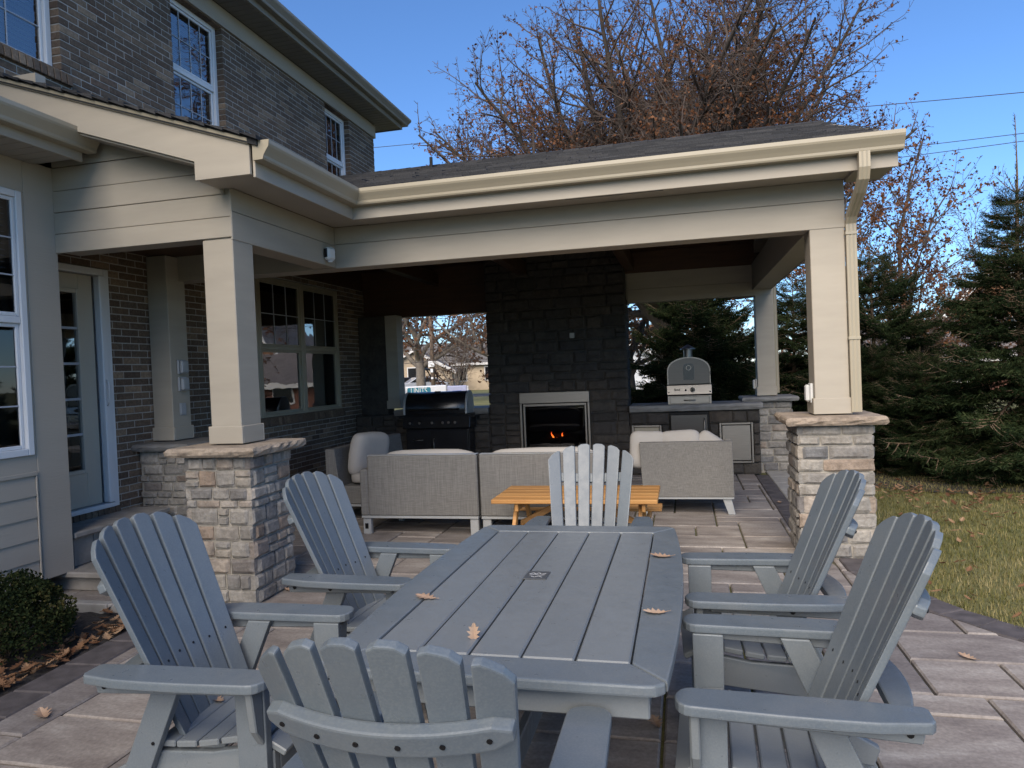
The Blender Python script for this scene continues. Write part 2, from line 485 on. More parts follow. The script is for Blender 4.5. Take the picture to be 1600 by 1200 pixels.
def foliage(name, stops, trans=0.25, nscale=1.5, island=True):
    mt, nt, b = new_mat(name)
    nt.nodes.remove(b)
    out = [n for n in nt.nodes if n.type == 'OUTPUT_MATERIAL'][0]
    v = coords(nt, 'World')
    n = noise(nt, v, nscale, 4, 0.6)
    if island:
        ge = N(nt, 'ShaderNodeNewGeometry')
        ma = N(nt, 'ShaderNodeMath', operation='MULTIPLY_ADD'); ma.inputs[1].default_value = 0.45
        sb = N(nt, 'ShaderNodeMath', operation='SUBTRACT'); sb.inputs[1].default_value = 0.5
        nt.links.new(ge.outputs['Random Per Island'], sb.inputs[0])
        nt.links.new(sb.outputs[0], ma.inputs[0]); nt.links.new(n, ma.inputs[2])
        n = ma.outputs[0]
    c = ramp(nt, n, stops)
    d = N(nt, 'ShaderNodeBsdfDiffuse'); t = N(nt, 'ShaderNodeBsdfTranslucent'); mx = N(nt, 'ShaderNodeMixShader')
    mx.inputs[0].default_value = trans
    nt.links.new(c, d.inputs[0]); nt.links.new(c, t.inputs[0])
    nt.links.new(d.outputs[0], mx.inputs[1]); nt.links.new(t.outputs[0], mx.inputs[2]); nt.links.new(mx.outputs[0], out.inputs[0])
    return mt
M['oak_leaf'] = foliage('dry_oak_leaf', [(0.25, (0.08, 0.034, 0.020)), (0.5, (0.155, 0.070, 0.036)), (0.75, (0.25, 0.125, 0.068))], 0.3, 0.8)
M['litter'] = foliage('fallen_leaf', [(0.25, (0.11, 0.055, 0.032)), (0.5, (0.22, 0.125, 0.07)), (0.8, (0.36, 0.24, 0.15))], 0.1, 2)
M['pale_leaf'] = foliage('pale_oak_leaf', [(0.25, (0.26, 0.16, 0.10)), (0.55, (0.40, 0.28, 0.20)), (0.8, (0.52, 0.40, 0.30))], 0.1, 9)
M['spruce'] = foliage('spruce_needles', [(0.25, (0.010, 0.017, 0.009)), (0.5, (0.021, 0.034, 0.015)), (0.8, (0.055, 0.070, 0.030))], 0.1, 1.6)
M['box_leaf'] = foliage('boxwood_leaf', [(0.2, (0.012, 0.02, 0.01)), (0.6, (0.030, 0.040, 0.016)), (0.88, (0.11, 0.095, 0.035))], 0.15, 5)
M['grass'] = foliage('grass_blade', [(0.25, (0.10, 0.108, 0.034)), (0.5, (0.20, 0.182, 0.070)), (0.75, (0.35, 0.295, 0.15))], 0.25, 1.3)
M['far_leaf'] = foliage('far_brown_leaf', [(0.3, (0.13, 0.06, 0.035)), (0.6, (0.23, 0.12, 0.07)), (0.8, (0.30, 0.18, 0.11))], 0.3, 0.4)

def lawn_mat():
    mt, nt, b = new_mat('lawn_turf')
    v = coords(nt, 'World')
    n = noise(nt, v, 1.2, 6, 0.65); n2 = noise(nt, v, 60, 4, 0.7)
    c = ramp(nt, n, [(0.3, (0.10, 0.115, 0.035)), (0.55, (0.17, 0.165, 0.06)), (0.75, (0.25, 0.22, 0.10))])
    c = mul(nt, c, ramp(nt, n2, [(0.3, (0.55, 0.55, 0.55)), (0.7, (1.3, 1.3, 1.3))]))
    nt.links.new(c, b.inputs['Base Color']); b.inputs['Roughness'].default_value = 0.95
    bump(nt, b, n2, 0.8, 0.02)
    return mt
M['lawn'] = lawn_mat()
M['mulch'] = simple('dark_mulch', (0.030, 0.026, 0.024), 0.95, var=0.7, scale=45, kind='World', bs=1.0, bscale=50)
# ------------------------------------------------------------------ SETTING: ground
lw = MB()
lw.grid(lambda u, v: (-400 + 800 * u, -200 + 1000 * v, -0.03), 40, 40)
tag(lw.build('lawn', M['lawn'], fix=False), 'wide lawn of winter grass around the patio and under the trees', kind='structure')
rd = MB().sharp((-200, 46, -0.10), (200, 52, -0.012)).build('road', M['asphalt'])
tag(rd, 'asphalt street running across beyond the back lawn', kind='structure')
bed = MB().grid(lambda u, v: (-4.72 + 1.24 * u, -3 + 7.28 * v, -0.012 + 0.03 * mnoise.noise(Vector((u * 9, v * 40, 0)))), 14, 60).build('planting_bed', M['mulch'], smooth=True, fix=False)
tag(bed, 'dark mulched planting bed along the greige house wall', kind='structure')

# patio: bedding slab with every paver its own child
RB = [(1.14, 6.02), (1.14, 5.62), (1.26, 5.17), (1.45, 4.75), (1.72, 4.37), (2.3, 3.75), (3.6, 2.6), (5.5, 1.0)]     # inner edge of the border on the lawn side
LBX = [(-3.24, -3.0), (-3.24, 2.2), (-3.27, 3.0), (-3.32, 3.7), (-3.36, 4.2)]
pb = MB()
pb.prism([(x, y, -0.055) for x, y in [(-3.5, -3), (5.5, -3)] + [(x + .06, y) for x, y in RB[::-1]] + [(1.5, 6.0), (1.5, 10.8), (-5.1, 10.8), (-5.1, 4.25), (-3.5, 4.25)]], (0, 0, 0.023))
patio = pb.build('patio', M['joint_sand'])
tag(patio, 'paved patio of large mottled stone pavers under and before the pavilion', kind='structure')

def clip_half(poly, p, d):
    """keep the part left of direction d through p"""
    out = []
    def side(q): return d[0] * (q[1] - p[1]) - d[1] * (q[0] - p[0])
    for i in range(len(poly)):
        a, b = poly[i], poly[(i + 1) % len(poly)]
        sa, sb = side(a), side(b)
        if sa >= 0: out.append(a)
        if (sa >= 0) != (sb >= 0):
            t = sa / (sa - sb); out.append((a[0] + t * (b[0] - a[0]), a[1] + t * (b[1] - a[1])))
    return out

def slab_poly(poly, z0, z1, c=0.009):
    cx = sum(p[0] for p in poly) / len(poly); cy = sum(p[1] for p in poly) / len(poly)
    def ins(p):
        dx, dy = cx - p[0], cy - p[1]
        return (p[0] + math.copysign(min(c, abs(dx)), dx), p[1] + math.copysign(min(c, abs(dy)), dy))
    n = len(poly)
    V = [(x, y, z0) for x, y in poly] + [(x, y, z1 - c) for x, y in poly] + [(*ins(p), z1) for p in poly]
    F = [(i, (i + 1) % n, n + (i + 1) % n, n + i) for i in range(n)]
    F += [(n + i, n + (i + 1) % n, 2 * n + (i + 1) % n, 2 * n + i) for i in range(n)]
    F.append(tuple(range(2 * n, 3 * n)))
    return V, F

def right_seg(y):
    for (a, b) in zip(RB[:-1], RB[1:]):
        if b[1] <= y <= a[1]: return a, b
    return None

U = 0.205
NX, NY = int(8.9 / U), int(12.3 / U)
X0, Y0 = -5.06, 0.55 - U * 4
occ = [[False] * NY for _ in range(NX)]
sizes = [(3, 2), (3, 2), (3, 3), (2, 3), (2, 2), (4, 2), (3, 1), (2, 1), (2, 1)]
prng = random.Random(11)
pav_mesh = {}
n_pav = 0
rest = MB()
cells = sorted(((i, j) for i in range(NX) for j in range(NY)), key=lambda t: (t[1], t[0]))
for i, j in cells:
    if occ[i][j]: continue
    opts = []
    for w, h in sizes + [(1, 1)]:
        if i + w <= NX and j + h <= NY and not any(occ[a][b] for a in range(i, i + w) for b in range(j, j + h)):
            opts.append((w, h))
    big = [o for o in opts if o != (1, 1) and o != (2, 1)]
    w, h = prng.choice(big) if big and prng.random() < 0.93 else prng.choice(opts[:-1] or opts)
    for a in range(i, i + w):
        for b in range(j, j + h): occ[a][b] = True
    g = 0.0065
    x0, x1, y0, y1 = X0 + i * U + g, X0 + (i + w) * U - g, Y0 + j * U + g, Y0 + (j + h) * U - g
    poly = [(x0, y0), (x1, y0), (x1, y1), (x0, y1)]
    yc = (y0 + y1) / 2
    full = True
    def cut(p, d):
        global poly, full
        q = clip_half(poly, p, d)
        if q != poly: full = False
        poly = q
    if yc < 4.22:
        for (a, b) in zip(LBX[:-1], LBX[1:]):
            if a[1] <= yc <= b[1] or (b is LBX[-1] and yc > b[1]):
                cut((a[0] + .003, a[1]), (-(b[0] - a[0]), -(b[1] - a[1])))
    elif y0 < 4.27 and x0 < -3.36:
        cut((0, 4.27), (1, 0))
    if yc < 6.0:
        sg = right_seg(yc)
        if sg:
            a, b = sg
            cut((a[0] - .003, a[1]), (-(b[0] - a[0]), -(b[1] - a[1])))
    else:
        cut((0.927, 0), (0, 1))
    if y1 > 10.78: cut((0, 10.78), (-1, 0))
    if len(poly) < 3: continue
    area = abs(sum(poly[k][0] * poly[(k + 1) % len(poly)][1] - poly[(k + 1) % len(poly)][0] * poly[k][1] for k in range(len(poly)))) / 2
    if area < 0.004: continue
    z1 = prng.uniform(-0.0015, 0.0015)
    # view frustum test (a little generous): pavers outside it go in one joined piece
    vis = (yc > 1.7 and (x0 + x1) / 2 < 0.62 * yc + 0.6 and (x0 + x1) / 2 > -1.25 * yc) and n_pav < 296
    if not vis:
        rest.add(*slab_poly(poly, -0.05, z1)); continue
    if full:
        key = (w, h)
        if key not in pav_mesh:
            hw, hh = (x1 - x0) / 2, (y1 - y0) / 2
            pav_mesh[key] = mesh_from('paver', *slab_poly([(-hw, -hh), (hw, -hh), (hw, hh), (-hw, hh)], -0.05, 0.0), M['paver'])
        put('paver', pav_mesh[key], patio, ((x0 + x1) / 2, (y0 + y1) / 2, z1), (prng.uniform(-.002, .002), prng.uniform(-.002, .002), prng.uniform(-.002, .002)))
    else:
        put('paver', mesh_from('paver', *slab_poly(poly, -0.05, z1), M['paver']), patio)
    n_pav += 1
if rest.V:
    tag(rest.build('outer_pavers', M['paver'], patio, fix=False), kind='stuff')

def band(pts, w, side, name, length=0.3):
    """border course of charcoal pavers along a polyline"""
    pts = [Vector((*p, 0)) for p in pts]
    segs = []
    for a, b in zip(pts[:-1], pts[1:]):
        L = (b - a).length; n = max(1, round(L / length))
        for k in range(n): segs.append((a.lerp(b, k / n), a.lerp(b, (k + 1) / n)))
    def nrm(a, b): d = (b - a).normalized(); return Vector((d.y, -d.x, 0)) * side
    ns = [nrm(a, b) for a, b in segs]
    for k, (a, b) in enumerate(segs):
        n0 = (ns[k] + ns[max(0, k - 1)]).normalized(); n1 = (ns[k] + ns[min(len(ns) - 1, k + 1)]).normalized()
        g = (b - a).normalized() * 0.003
        poly = [a + g, b - g, b - g + n1 * w, a + g + n0 * w]
        poly = [(p.x, p.y) for p in poly]
        ar = sum(poly[i][0] * poly[(i + 1) % 4][1] - poly[(i + 1) % 4][0] * poly[i][1] for i in range(4))
        if ar < 0: poly = poly[::-1]
        put('border_paver', mesh_from('border_paver', *slab_poly(poly, -0.05, 0.002), M['charcoal']), patio)
band([(x + .003, y) for x, y in RB[::-1]][1:], 0.21, 1, 'b')
band(LBX[1:], 0.24, -1, 'b')
band([(0.93, 6.03), (0.93, 10.34)], 0.17, 1, 'b')
# pale concrete strip between the two right piers
for k in range(8):
    y0 = 6.58 + k * .52
    put('edge_slab', mesh_from('edge_slab', *slab_poly([(1.106, y0), (1.47, y0), (1.47, y0 + .513), (1.106, y0 + .513)], -0.05, 0.0), M['concrete']), patio)
# kerb where the porch paving meets the mulch bed
for k in range(4):
    x0 = -4.72 + k * .34
    put('kerb_stone', mesh_from('kerb_stone', *chamfer_box((x0, 4.19, -.05), (x0 + .335, 4.266, .045), .008), M['concrete']), patio)

# ------------------------------------------------------------------ HOUSE
HX = -5.10
house = thing('brick_house', 'two-storey brown brick house with white windows beside the patio', 'house', (HX, 8, 0))
HL = (HX, 8, 0)
def hl(p): return (p[0] - HL[0], p[1] - HL[1], p[2] - HL[2])
def hbox(name, mat, mn, mx, c=0.004, parent=None): return one(name, mat, parent or house, hl(mn), hl(mx), c)

YN, YF, ZT = -16.0, 11.60, 5.98
# openings on the wall plane: (y0, y1, z0, z1)
W_UP = [(4.02, 5.10, 4.31, 5.74), (6.53, 7.39, 4.23, 5.74), (9.85, 10.64, 4.40, 5.74)]
W_LOW = (6.86, 10.03, 1.11, 2.92)
DOOR = (4.50, 5.49, 0.50, 2.66)
BAY = (-15.9, 4.45, 0.0, 3.6)                # covered by the bumped-out bay
OPEN = W_UP + [W_LOW, DOOR]
wall = MB()
# mortar body cut round the openings
OPM = [(o[0] - .007, o[1] + .007, o[2] - .007, o[3] + .007) for o in OPEN]
ys = sorted({YN, YF} | {o[0] for o in OPM} | {o[1] for o in OPM})
for a, b in zip(ys[:-1], ys[1:]):
    yc = (a + b) / 2
    blocks = sorted((o[2], o[3]) for o in OPM if o[0] < yc < o[1])
    z = 0.0
    for lo, hi in blocks + [(ZT, ZT)]:
        if lo > z + 1e-6: wall.sharp(hl((HX - .24, a, z)), hl((HX - .0045, b, lo)))
        z = hi
wall_o = wall.build('wall', M['mortar'], house, fix=False)
# far end wall and body of the house behind
MB().sharp(hl((HX - 11, YF - .25, 0)), hl((HX - .245, YF, ZT))).sharp(hl((HX - 11, YN, 0)), hl((HX - 10.8, YF - .26, ZT))).sharp(hl((HX - 10.79, YN, 0)), hl((HX - .245, YN + .2, ZT))).build('end_wall', M['brick'], house)

BL, BH, J = 0.2032, 0.0572, 0.0095
CL, CH = BL + J, BH + J
brick_me = mesh_from('brick', *chamfer_box((-.1, -BL / 2, -BH / 2), (0, BL / 2, BH / 2), .003), M['brick'])
bricks = []
bro = random.Random(3)
def rowspans(z0, z1, y0, y1):
    sp = [(y0, y1)]
    for o in OPEN + [BAY]:
        if o[2] < z1 - .02 and o[3] > z0 + .02:
            ns = []
            for a, b in sp:
                if o[1] <= a or o[0] >= b: ns.append((a, b)); continue
                if a < o[0]: ns.append((a, o[0]))
                if b > o[1]: ns.append((o[1], b))
            sp = ns
    return sp
nrow = int(ZT / CH)
for r in range(nrow):
    z0 = r * CH; z1 = z0 + BH
    off = (r % 2) * CL / 2
    for a, b in rowspans(z0, z1, 1.0, YF):
        k0 = math.floor((a - off) / CL)
        y = off + k0 * CL
        while y < b:
            c0, c1 = max(y, a), min(y + BL, b)
            if c1 - c0 > .03: bricks.append(((c0 + c1) / 2, (z0 + z1) / 2, c1 - c0))
            y += CL
def hidden(b):
    y, z, _ = b
    zr = 3.98
    if y < 4.45 and z < 4.2: return True
    if z < 4.0 and z > 3.1: return True       # behind the porch roof
    return False
bricks = [b for b in bricks if not hidden(b)]
camp = Vector((0, 0, 1.58))
def show(b):
    d = Vector((HX, b[0], b[1])) - camp
    up = b[1] > 3.9
    return (0 if up else 1, d.length)
bricks.sort(key=show)
restb = MB()
for k, (y, z, L) in enumerate(bricks):
    dx = bro.uniform(-.0025, .0025)
    if k < 292 and z > 3.9 and y > 4.2:
        put('brick', brick_me, wall_o, hl((HX + dx, y, z)), None, (1, L / BL, 1))
    else:
        restb.add(*chamfer_box(hl((HX - .1 + dx, y - L / 2, z - BH / 2)), hl((HX + dx, y + L / 2, z + BH / 2)), .003))
tag(restb.build('brickwork', M['brick'], wall_o, fix=False), kind='stuff')
# soldier-course sills under windows
for (y0, y1, z0) in [(W_UP[0][0], W_UP[0][1] + .1, W_UP[0][2]), (W_LOW[0], W_LOW[1], W_LOW[2]), (DOOR[0], DOOR[1], DOOR[2])]:
    n = int((y1 - y0) / (BH + J) + .5)
    for k in range(n):
        y = y0 + (k + .5) * (y1 - y0) / n
        V, F = chamfer_box((-.12, -BH / 2, -.095), (.022, BH / 2, 0.0), .004)
        put('sill_brick', mesh_from('sill_brick', V, F, M['brick']), wall_o, hl((HX, y, z0 - .002)), (0, R(-6), 0))

def window(parent, loc, X, y0, y1, z0, z1, rail=None, cols=3, rows=2, fw=.055, depth=.075, blinds=None, room=True, name='window', mat=None, both=True, gm='glass'):
    """double-hung window in a plane facing +X; loc = parent's origin"""
    L = Vector(loc); mt = mat or M['white_vinyl']
    def l(p): return tuple(Vector(p) - L)
    m = MB()
    m.box(l((X - depth, y0, z0)), l((X, y0 + fw, z1))); m.box(l((X - depth, y1 - fw, z0)), l((X, y1, z1)))
    m.box(l((X - depth, y0 + fw + .001, z0)), l((X, y1 - fw - .001, z0 + fw))); m.box(l((X - depth, y0 + fw + .001, z1 - fw)), l((X, y1 - fw - .001, z1)))
    if rail is None: rail = (z0 + z1) / 2
    m.box(l((X - depth + .01, y0 + fw + .001, rail - .025)), l((X - .012, y1 - fw - .001, rail + .025)))
    w = m.build(name, mt, parent, fix=False)
    for (a, b, dx) in ((z0 + fw, rail - .026, -.045), (rail + .026, z1 - fw, -.03)):
        g = MB().add([l((X + dx, y0 + fw, a)), l((X + dx, y1 - fw, a)), l((X + dx, y1 - fw, b)), l((X + dx, y0 + fw, b))], [(0, 1, 2, 3)])
        g.build('pane', M[gm], w, fix=False)
        sashw = MB(); s = .028
        sashw.box(l((X + dx - .018, y0 + fw, a)), l((X + dx + .014, y0 + fw + s, b))); sashw.box(l((X + dx - .018, y1 - fw - s, a)), l((X + dx + .014, y1 - fw, b)))
        sashw.box(l((X + dx - .018, y0 + fw + s, a)), l((X + dx + .014, y1 - fw - s, a + s))); sashw.box(l((X + dx - .018, y0 + fw + s, b - s)), l((X + dx + .014, y1 - fw - s, b)))
        sashw.build('sash', mt, w, fix=False)
        if both or a > rail - .03:
            ya, yb, za, zb = y0 + fw + s, y1 - fw - s, a + s, b - s
            for k in range(1, cols):
                y = ya + (yb - ya) * k / cols
                one('muntin', M['muntin'], w, l((X + dx + .002, y - .006, za)), l((X + dx + .008, y + .006, zb)), .002)
            for k in range(1, rows):
                z = za + (zb - za) * k / rows
                one('muntin', M['muntin'], w, l((X + dx + .0025, ya, z - .006)), l((X + dx + .0085, yb, z + .006)), .002)
    if blinds:
        z = blinds[1]; i = 0
        bm_ = mesh_from('blind_slat', *chamfer_box((-.024, -(y1 - y0) / 2 + fw + .012, -.0015), (.024, (y1 - y0) / 2 - fw - .012, .0015), .0005), M['blind'])
        while z > blinds[0]:
            put('blind_slat', bm_, w, l((X - .125, (y0 + y1) / 2, z)), (0, R(blinds[2]), 0)); z -= .044
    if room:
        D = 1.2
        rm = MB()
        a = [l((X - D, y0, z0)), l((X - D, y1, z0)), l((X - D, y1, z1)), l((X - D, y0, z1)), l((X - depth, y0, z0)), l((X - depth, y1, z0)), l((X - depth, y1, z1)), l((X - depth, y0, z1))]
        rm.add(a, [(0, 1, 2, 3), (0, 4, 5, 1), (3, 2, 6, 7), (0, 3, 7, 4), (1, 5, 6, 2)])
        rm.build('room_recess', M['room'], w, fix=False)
    return w
window(house, HL, HX - .085, 4.02, 5.10, 4.31, 5.74, 5.02, 3, 2, blinds=(4.34, 5.68, 62))
window(house, HL, HX - .085, 6.53, 7.39, 4.23, 5.74, 5.0, 4, 2, blinds=(4.9, 5.68, 62))
window(house, HL, HX - .085, 9.85, 10.64, 4.40, 5.74, 5.0, 4, 2)
for k in range(3):
    a = W_LOW[0] + k * (W_LOW[1] - W_LOW[0]) / 3; b = W_LOW[0] + (k + 1) * (W_LOW[1] - W_LOW[0]) / 3
    window(house, HL, HX - .03, a + .001, b - .001, 1.11, 2.92, 2.01, 3, 2, fw=.05, mat=M['beige_trim'], both=False)
# patio door
dm = MB()
dm.box(hl((HX - .12, 4.50, .50)), hl((HX + .012, 4.56, 2.66))).box(hl((HX - .12, 5.43, .50)), hl((HX + .012, 5.49, 2.66)))
dm.box(hl((HX - .12, 4.561, 2.60)), hl((HX + .012, 5.429, 2.66))).box(hl((HX - .14, 4.561, .50)), hl((HX + .02, 5.429, .54)))
door = dm.build('door', M['white_vinyl'], house, fix=False)
leaf = MB(); xa, xb = HX - .085, HX - .045
leaf.box(hl((xa, 4.565, .545)), hl((xb, 4.70, 2.595))).box(hl((xa, 5.20, .545)), hl((xb, 5.355, 2.595)))
leaf.box(hl((xa, 4.701, .545)), hl((xb, 5.199, .84))).box(hl((xa, 4.701, 2.46)), hl((xb, 5.199, 2.595)))
leaf.build('door_leaf', M['door'], door, fix=False)
lf = MB()
for (a, b, c, d) in ((4.701, 4.735, .84, 2.46), (5.165, 5.199, .84, 2.46), (4.736, 5.164, .84, .875), (4.736, 5.164, 2.425, 2.46)):
    lf.box(hl((xb - .03, a, c)), hl((xb + .016, b, d)))
lf.build('lite_frame', M['door'], door, fix=False)
MB().add([hl((xb - .01, 4.73, .87)), hl((xb - .01, 5.17, .87)), hl((xb - .01, 5.17, 2.43)), hl((xb - .01, 4.73, 2.43))], [(0, 1, 2, 3)]).build('pane', M['glass'], door, fix=False)
for k in range(1, 5):
    z = .875 + (2.425 - .875) * k / 5
    one('muntin', M['muntin'], door, hl((xb - .004, 4.736, z - .011)), hl((xb + .008, 5.164, z + .011)), .002)
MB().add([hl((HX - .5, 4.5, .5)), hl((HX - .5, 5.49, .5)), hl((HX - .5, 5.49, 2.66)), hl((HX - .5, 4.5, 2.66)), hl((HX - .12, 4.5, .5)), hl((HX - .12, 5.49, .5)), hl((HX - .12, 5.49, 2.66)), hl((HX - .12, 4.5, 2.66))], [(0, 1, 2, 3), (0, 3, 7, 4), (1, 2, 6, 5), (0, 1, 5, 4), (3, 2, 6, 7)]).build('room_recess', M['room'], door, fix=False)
one('screen_housing', M['white_vinyl'], door, hl((HX - .04, 5.362, .545)), hl((HX + .03, 5.428, 2.598)), .008)
MB().tube([hl((HX + .03, 5.385, 1.42)), hl((HX + .055, 5.385, 1.45)), hl((HX + .055, 5.385, 1.62)), hl((HX + .03, 5.385, 1.65))], .008, 8).build('handle', M['white_vinyl'], door, smooth=True)

# frieze, eaves and roof of the main house
hbox('frieze_board', M['beige'], (HX - .02, YN, 5.745), (HX + .03, YF + .03, 5.965))
OV = .37
EAVE_X = HX + OV
def gutter_profile():
    o = [(0, 0), (.075, 0), (.082, .012), (.084, .03), (.10, .055), (.122, .085), (.128, .10), (.128, .128), (.118, .128)]
    i = [(.118, .118), (.120, .102), (.094, .063), (.077, .034), (.072, .006), (.005, .006), (.005, .12), (0, .12)]
    return o + i
def gutter_run(p0, p1, outd, z, parent, origin, mat, m0=0.0, m1=0.0, name='gutter'):
    """K-style gutter from p0 to p1 (XY) hung at height z; m0/m1 mitre slopes along the run per metre outwards"""
    p0 = Vector((*p0, z)); p1 = Vector((*p1, z)); o = Vector((*outd, 0)); d = (p1 - p0).normalized(); O = Vector(origin)
    prof = gutter_profile(); n = len(prof)
    V = [p0 + o * a + d * (m0 * a) + Vector((0, 0, b)) - O for a, b in prof] + [p1 + o * a + d * (m1 * a) + Vector((0, 0, b)) - O for a, b in prof]
    F = [(i, (i + 1) % n, n + (i + 1) % n, n + i) for i in range(n)]
    mb = MB().add(V, F)
    for q, mm, e in ((p0, m0, 0), (p1, m1, 1)):
        if abs(mm) < 1e-6:
            k = [q + o * a + Vector((0, 0, b)) - O for a, b in [(0, 0), (.075, 0), (.084, .03), (.10, .055), (.122, .085), (.128, .128), (0, .128)]]
            mb.prism(k, d * (.002 if e else -.002))
    return mb.build(name, mat, parent)
hbox('fascia', M['eave_trim_shaded'], (EAVE_X, YN, 5.97), (EAVE_X + .02, YF + OV + .02, 6.17))
hbox('fascia', M['eave_trim_shaded'], (HX - 11.3, YF + OV, 5.97), (EAVE_X - .001, YF + OV + .02, 6.17))
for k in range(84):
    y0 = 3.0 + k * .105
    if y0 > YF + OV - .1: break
    hbox('soffit_panel', M['eave_soffit_shaded'], (HX + .031, y0, 5.966), (EAVE_X - .001, y0 + .1, 5.984), .006)
hbox('soffit', M['eave_soffit_shaded'], (HX + .031, YN, 5.985), (EAVE_X - .001, YF + OV - .001, 6.0))
hbox('soffit', M['eave_soffit_shaded'], (HX - 11, YF + .001, 5.985), (HX + .03, YF + OV - .001, 6.0))
gutter_run((EAVE_X + .02, YN), (EAVE_X + .02, YF + OV + .02), (1, 0), 6.04, house, HL, M['eave_trim_shaded'], 0, 1.0)
gutter_run((HX - 11, YF + OV + .02), (EAVE_X + .02, YF + OV + .02), (0, 1), 6.04, house, HL, M['eave_trim_shaded'], 0, 1.0)
rf = MB()
e = EAVE_X + .05; fy = YF + OV + .05; rx = HX - 5.6; rz = 9.3
rf.add([hl(p) for p in [(e, YN, 6.18), (e, fy, 6.18), (rx, fy - 6.1, rz), (rx, YN, rz), (HX - 11.4, fy, 6.18), (HX - 11.4, YN, 6.18)]], [(0, 1, 2, 3), (1, 4, 2), (4, 5, 3, 2), (0, 3, 5), (0, 5, 4, 1)])
rf.build('roof', M['shingle'], house)

# bumped-out bay on the left: greige trim, white window, lap siding, small shed roof with gutter
BX = -4.70
wn_y0, wn_y1, wn_z0, wn_z1 = 3.18, 4.27, 1.11, 3.05
bay = MB()
bay.sharp(hl((HX + .03, YN, .17)), hl((BX - .03, 4.40, .98)))
bay.sharp(hl((HX + .03, YN, .98)), hl((BX - .03, wn_y0, 3.3))).sharp(hl((HX + .03, wn_y1, .98)), hl((BX - .03, 4.40, 3.3)))
bay.sharp(hl((HX + .03, wn_y0, .98)), hl((BX - .03, wn_y1, wn_z0))).sharp(hl((HX + .03, wn_y0, wn_z1)), hl((BX - .03, wn_y1, 3.3)))
bay.sharp(hl((HX + .03, YN, 0)), hl((BX - .08, 4.38, .17)))
bay_o = bay.build('bay_wall', M['greige'], house)
def bbox(name, mn, mx, mat='greige', c=.003): return one(name, M[mat], bay_o, hl(mn), hl(mx), c)
bbox('corner_board', (BX - .16, 4.30, .162), (BX + .004, 4.575, 3.30))
bbox('trim_board', (BX - .029, YN, .975), (BX + .002, 4.299, 1.108))
bbox('trim_board', (BX - .029, YN, 3.052), (BX + .002, 4.299, 3.30))
bbox('trim_board', (BX - .029, 2.6, 1.109), (BX + .002, 3.179, 3.051))
bbox('trim_board', (BX - .029, 4.271, 1.109), (BX + .002, 4.2995, 3.051))
bbox('sill_strip', (BX + .0025, YN, .955), (BX + .018, 4.286, .985))
bbox('corner_strip', (BX + .003, 4.272, .17), (BX + .016, 4.286, .954))
for k in range(5):
    z0 = .165 + k * .16
    mb = MB().prism([hl((BX - .028, -6, z0)), hl((BX + .012, -6, z0)), hl((BX + .0, -6, z0 + .175)), hl((BX - .028, -6, z0 + .175))], (0, 10.27, 0))
    mb.build('siding_board', M['greige'], bay_o)
window(house, HL, BX + .02, wn_y0, wn_y1, wn_z0, wn_z1, 2.105, 3, 3, fw=.05, depth=.09, blinds=(2.46, 2.98, 18), room=False, gm='glass_bay')
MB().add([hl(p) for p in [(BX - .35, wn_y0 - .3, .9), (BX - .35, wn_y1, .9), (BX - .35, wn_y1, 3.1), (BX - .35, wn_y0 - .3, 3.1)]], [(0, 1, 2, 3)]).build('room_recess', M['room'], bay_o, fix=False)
# bay eave
BE = -4.32
bbox('bay_soffit', (BX + .005, -6, 3.30), (BE, 4.44, 3.315), 'soffit')
for k in range(40):
    y0 = .3 + k * .105
    if y0 + .1 > 4.44: break
    bbox('soffit_panel', (BX + .006, y0, 3.284), (BE - .001, y0 + .1, 3.299), 'soffit', .005)
bbox('bay_fascia', (BE, -6, 3.275), (BE + .022, 4.45, 3.47), 'beige')
gutter_run((BE + .022, -6), (BE + .022, 4.50), (1, 0), 3.345, house, HL, M['beige_trim'], 0, 0)
brf = MB()
brf.prism([hl(p) for p in [(BE + .05, -6, 3.475), (HX + .031, -6, 3.90), (HX + .031, -6, 3.875), (BE + .05, -6, 3.45)]], (0, 10.46, 0))
brf.build('bay_roof', M['shingle'], house)

# steps up to the door
steps = thing('door_step', 'low stone steps rising to the beige patio door', 'steps', (-4.7, 5.0, 0))
SL = Vector((-4.7, 5.0, 0))
for (x0, x1, y0, y1, z0, z1) in ((-5.09, -4.30, 4.58, 5.72, 0, .12), (-5.09, -4.72, 4.62, 5.66, .17, .40)):
    n = 5
    for k in range(n):
        a, b = y0 + (y1 - y0) * k / n, y0 + (y1 - y0) * (k + 1) / n
        one('riser_block', M['slab'], steps, Vector((x0, a + .003, z0)) - SL, Vector((x1 - .025, b - .003, z1)) - SL, .008)
for (x0, x1, y0, y1, z0, z1) in ((-5.09, -4.27, 4.50, 5.73, .121, .168), (-5.09, -4.70, 4.60, 5.68, .401, .448)):
    for k in range(2):
        a, b = y0 + (y1 - y0) * k / 2, y0 + (y1 - y0) * (k + 1) / 2
        one('tread_slab', M['slab'], steps, Vector((x0, a + .002, z0)) - SL, Vector((x1, b - .002, z1)) - SL, .01)
# ------------------------------------------------------------------ PAVILION
PO = Vector((-1.0, 6.14, 0))
pav = thing('pavilion', 'open beige pavilion with shingled gable roof on stone-based posts', 'pavilion', PO)
def pl(p): return tuple(Vector(p) - PO)
def pbox(name, mat, mn, mx, c=0.004, parent=None): return one(name, M[mat] if isinstance(mat, str) else mat, parent or pav, pl(mn), pl(mx), c)

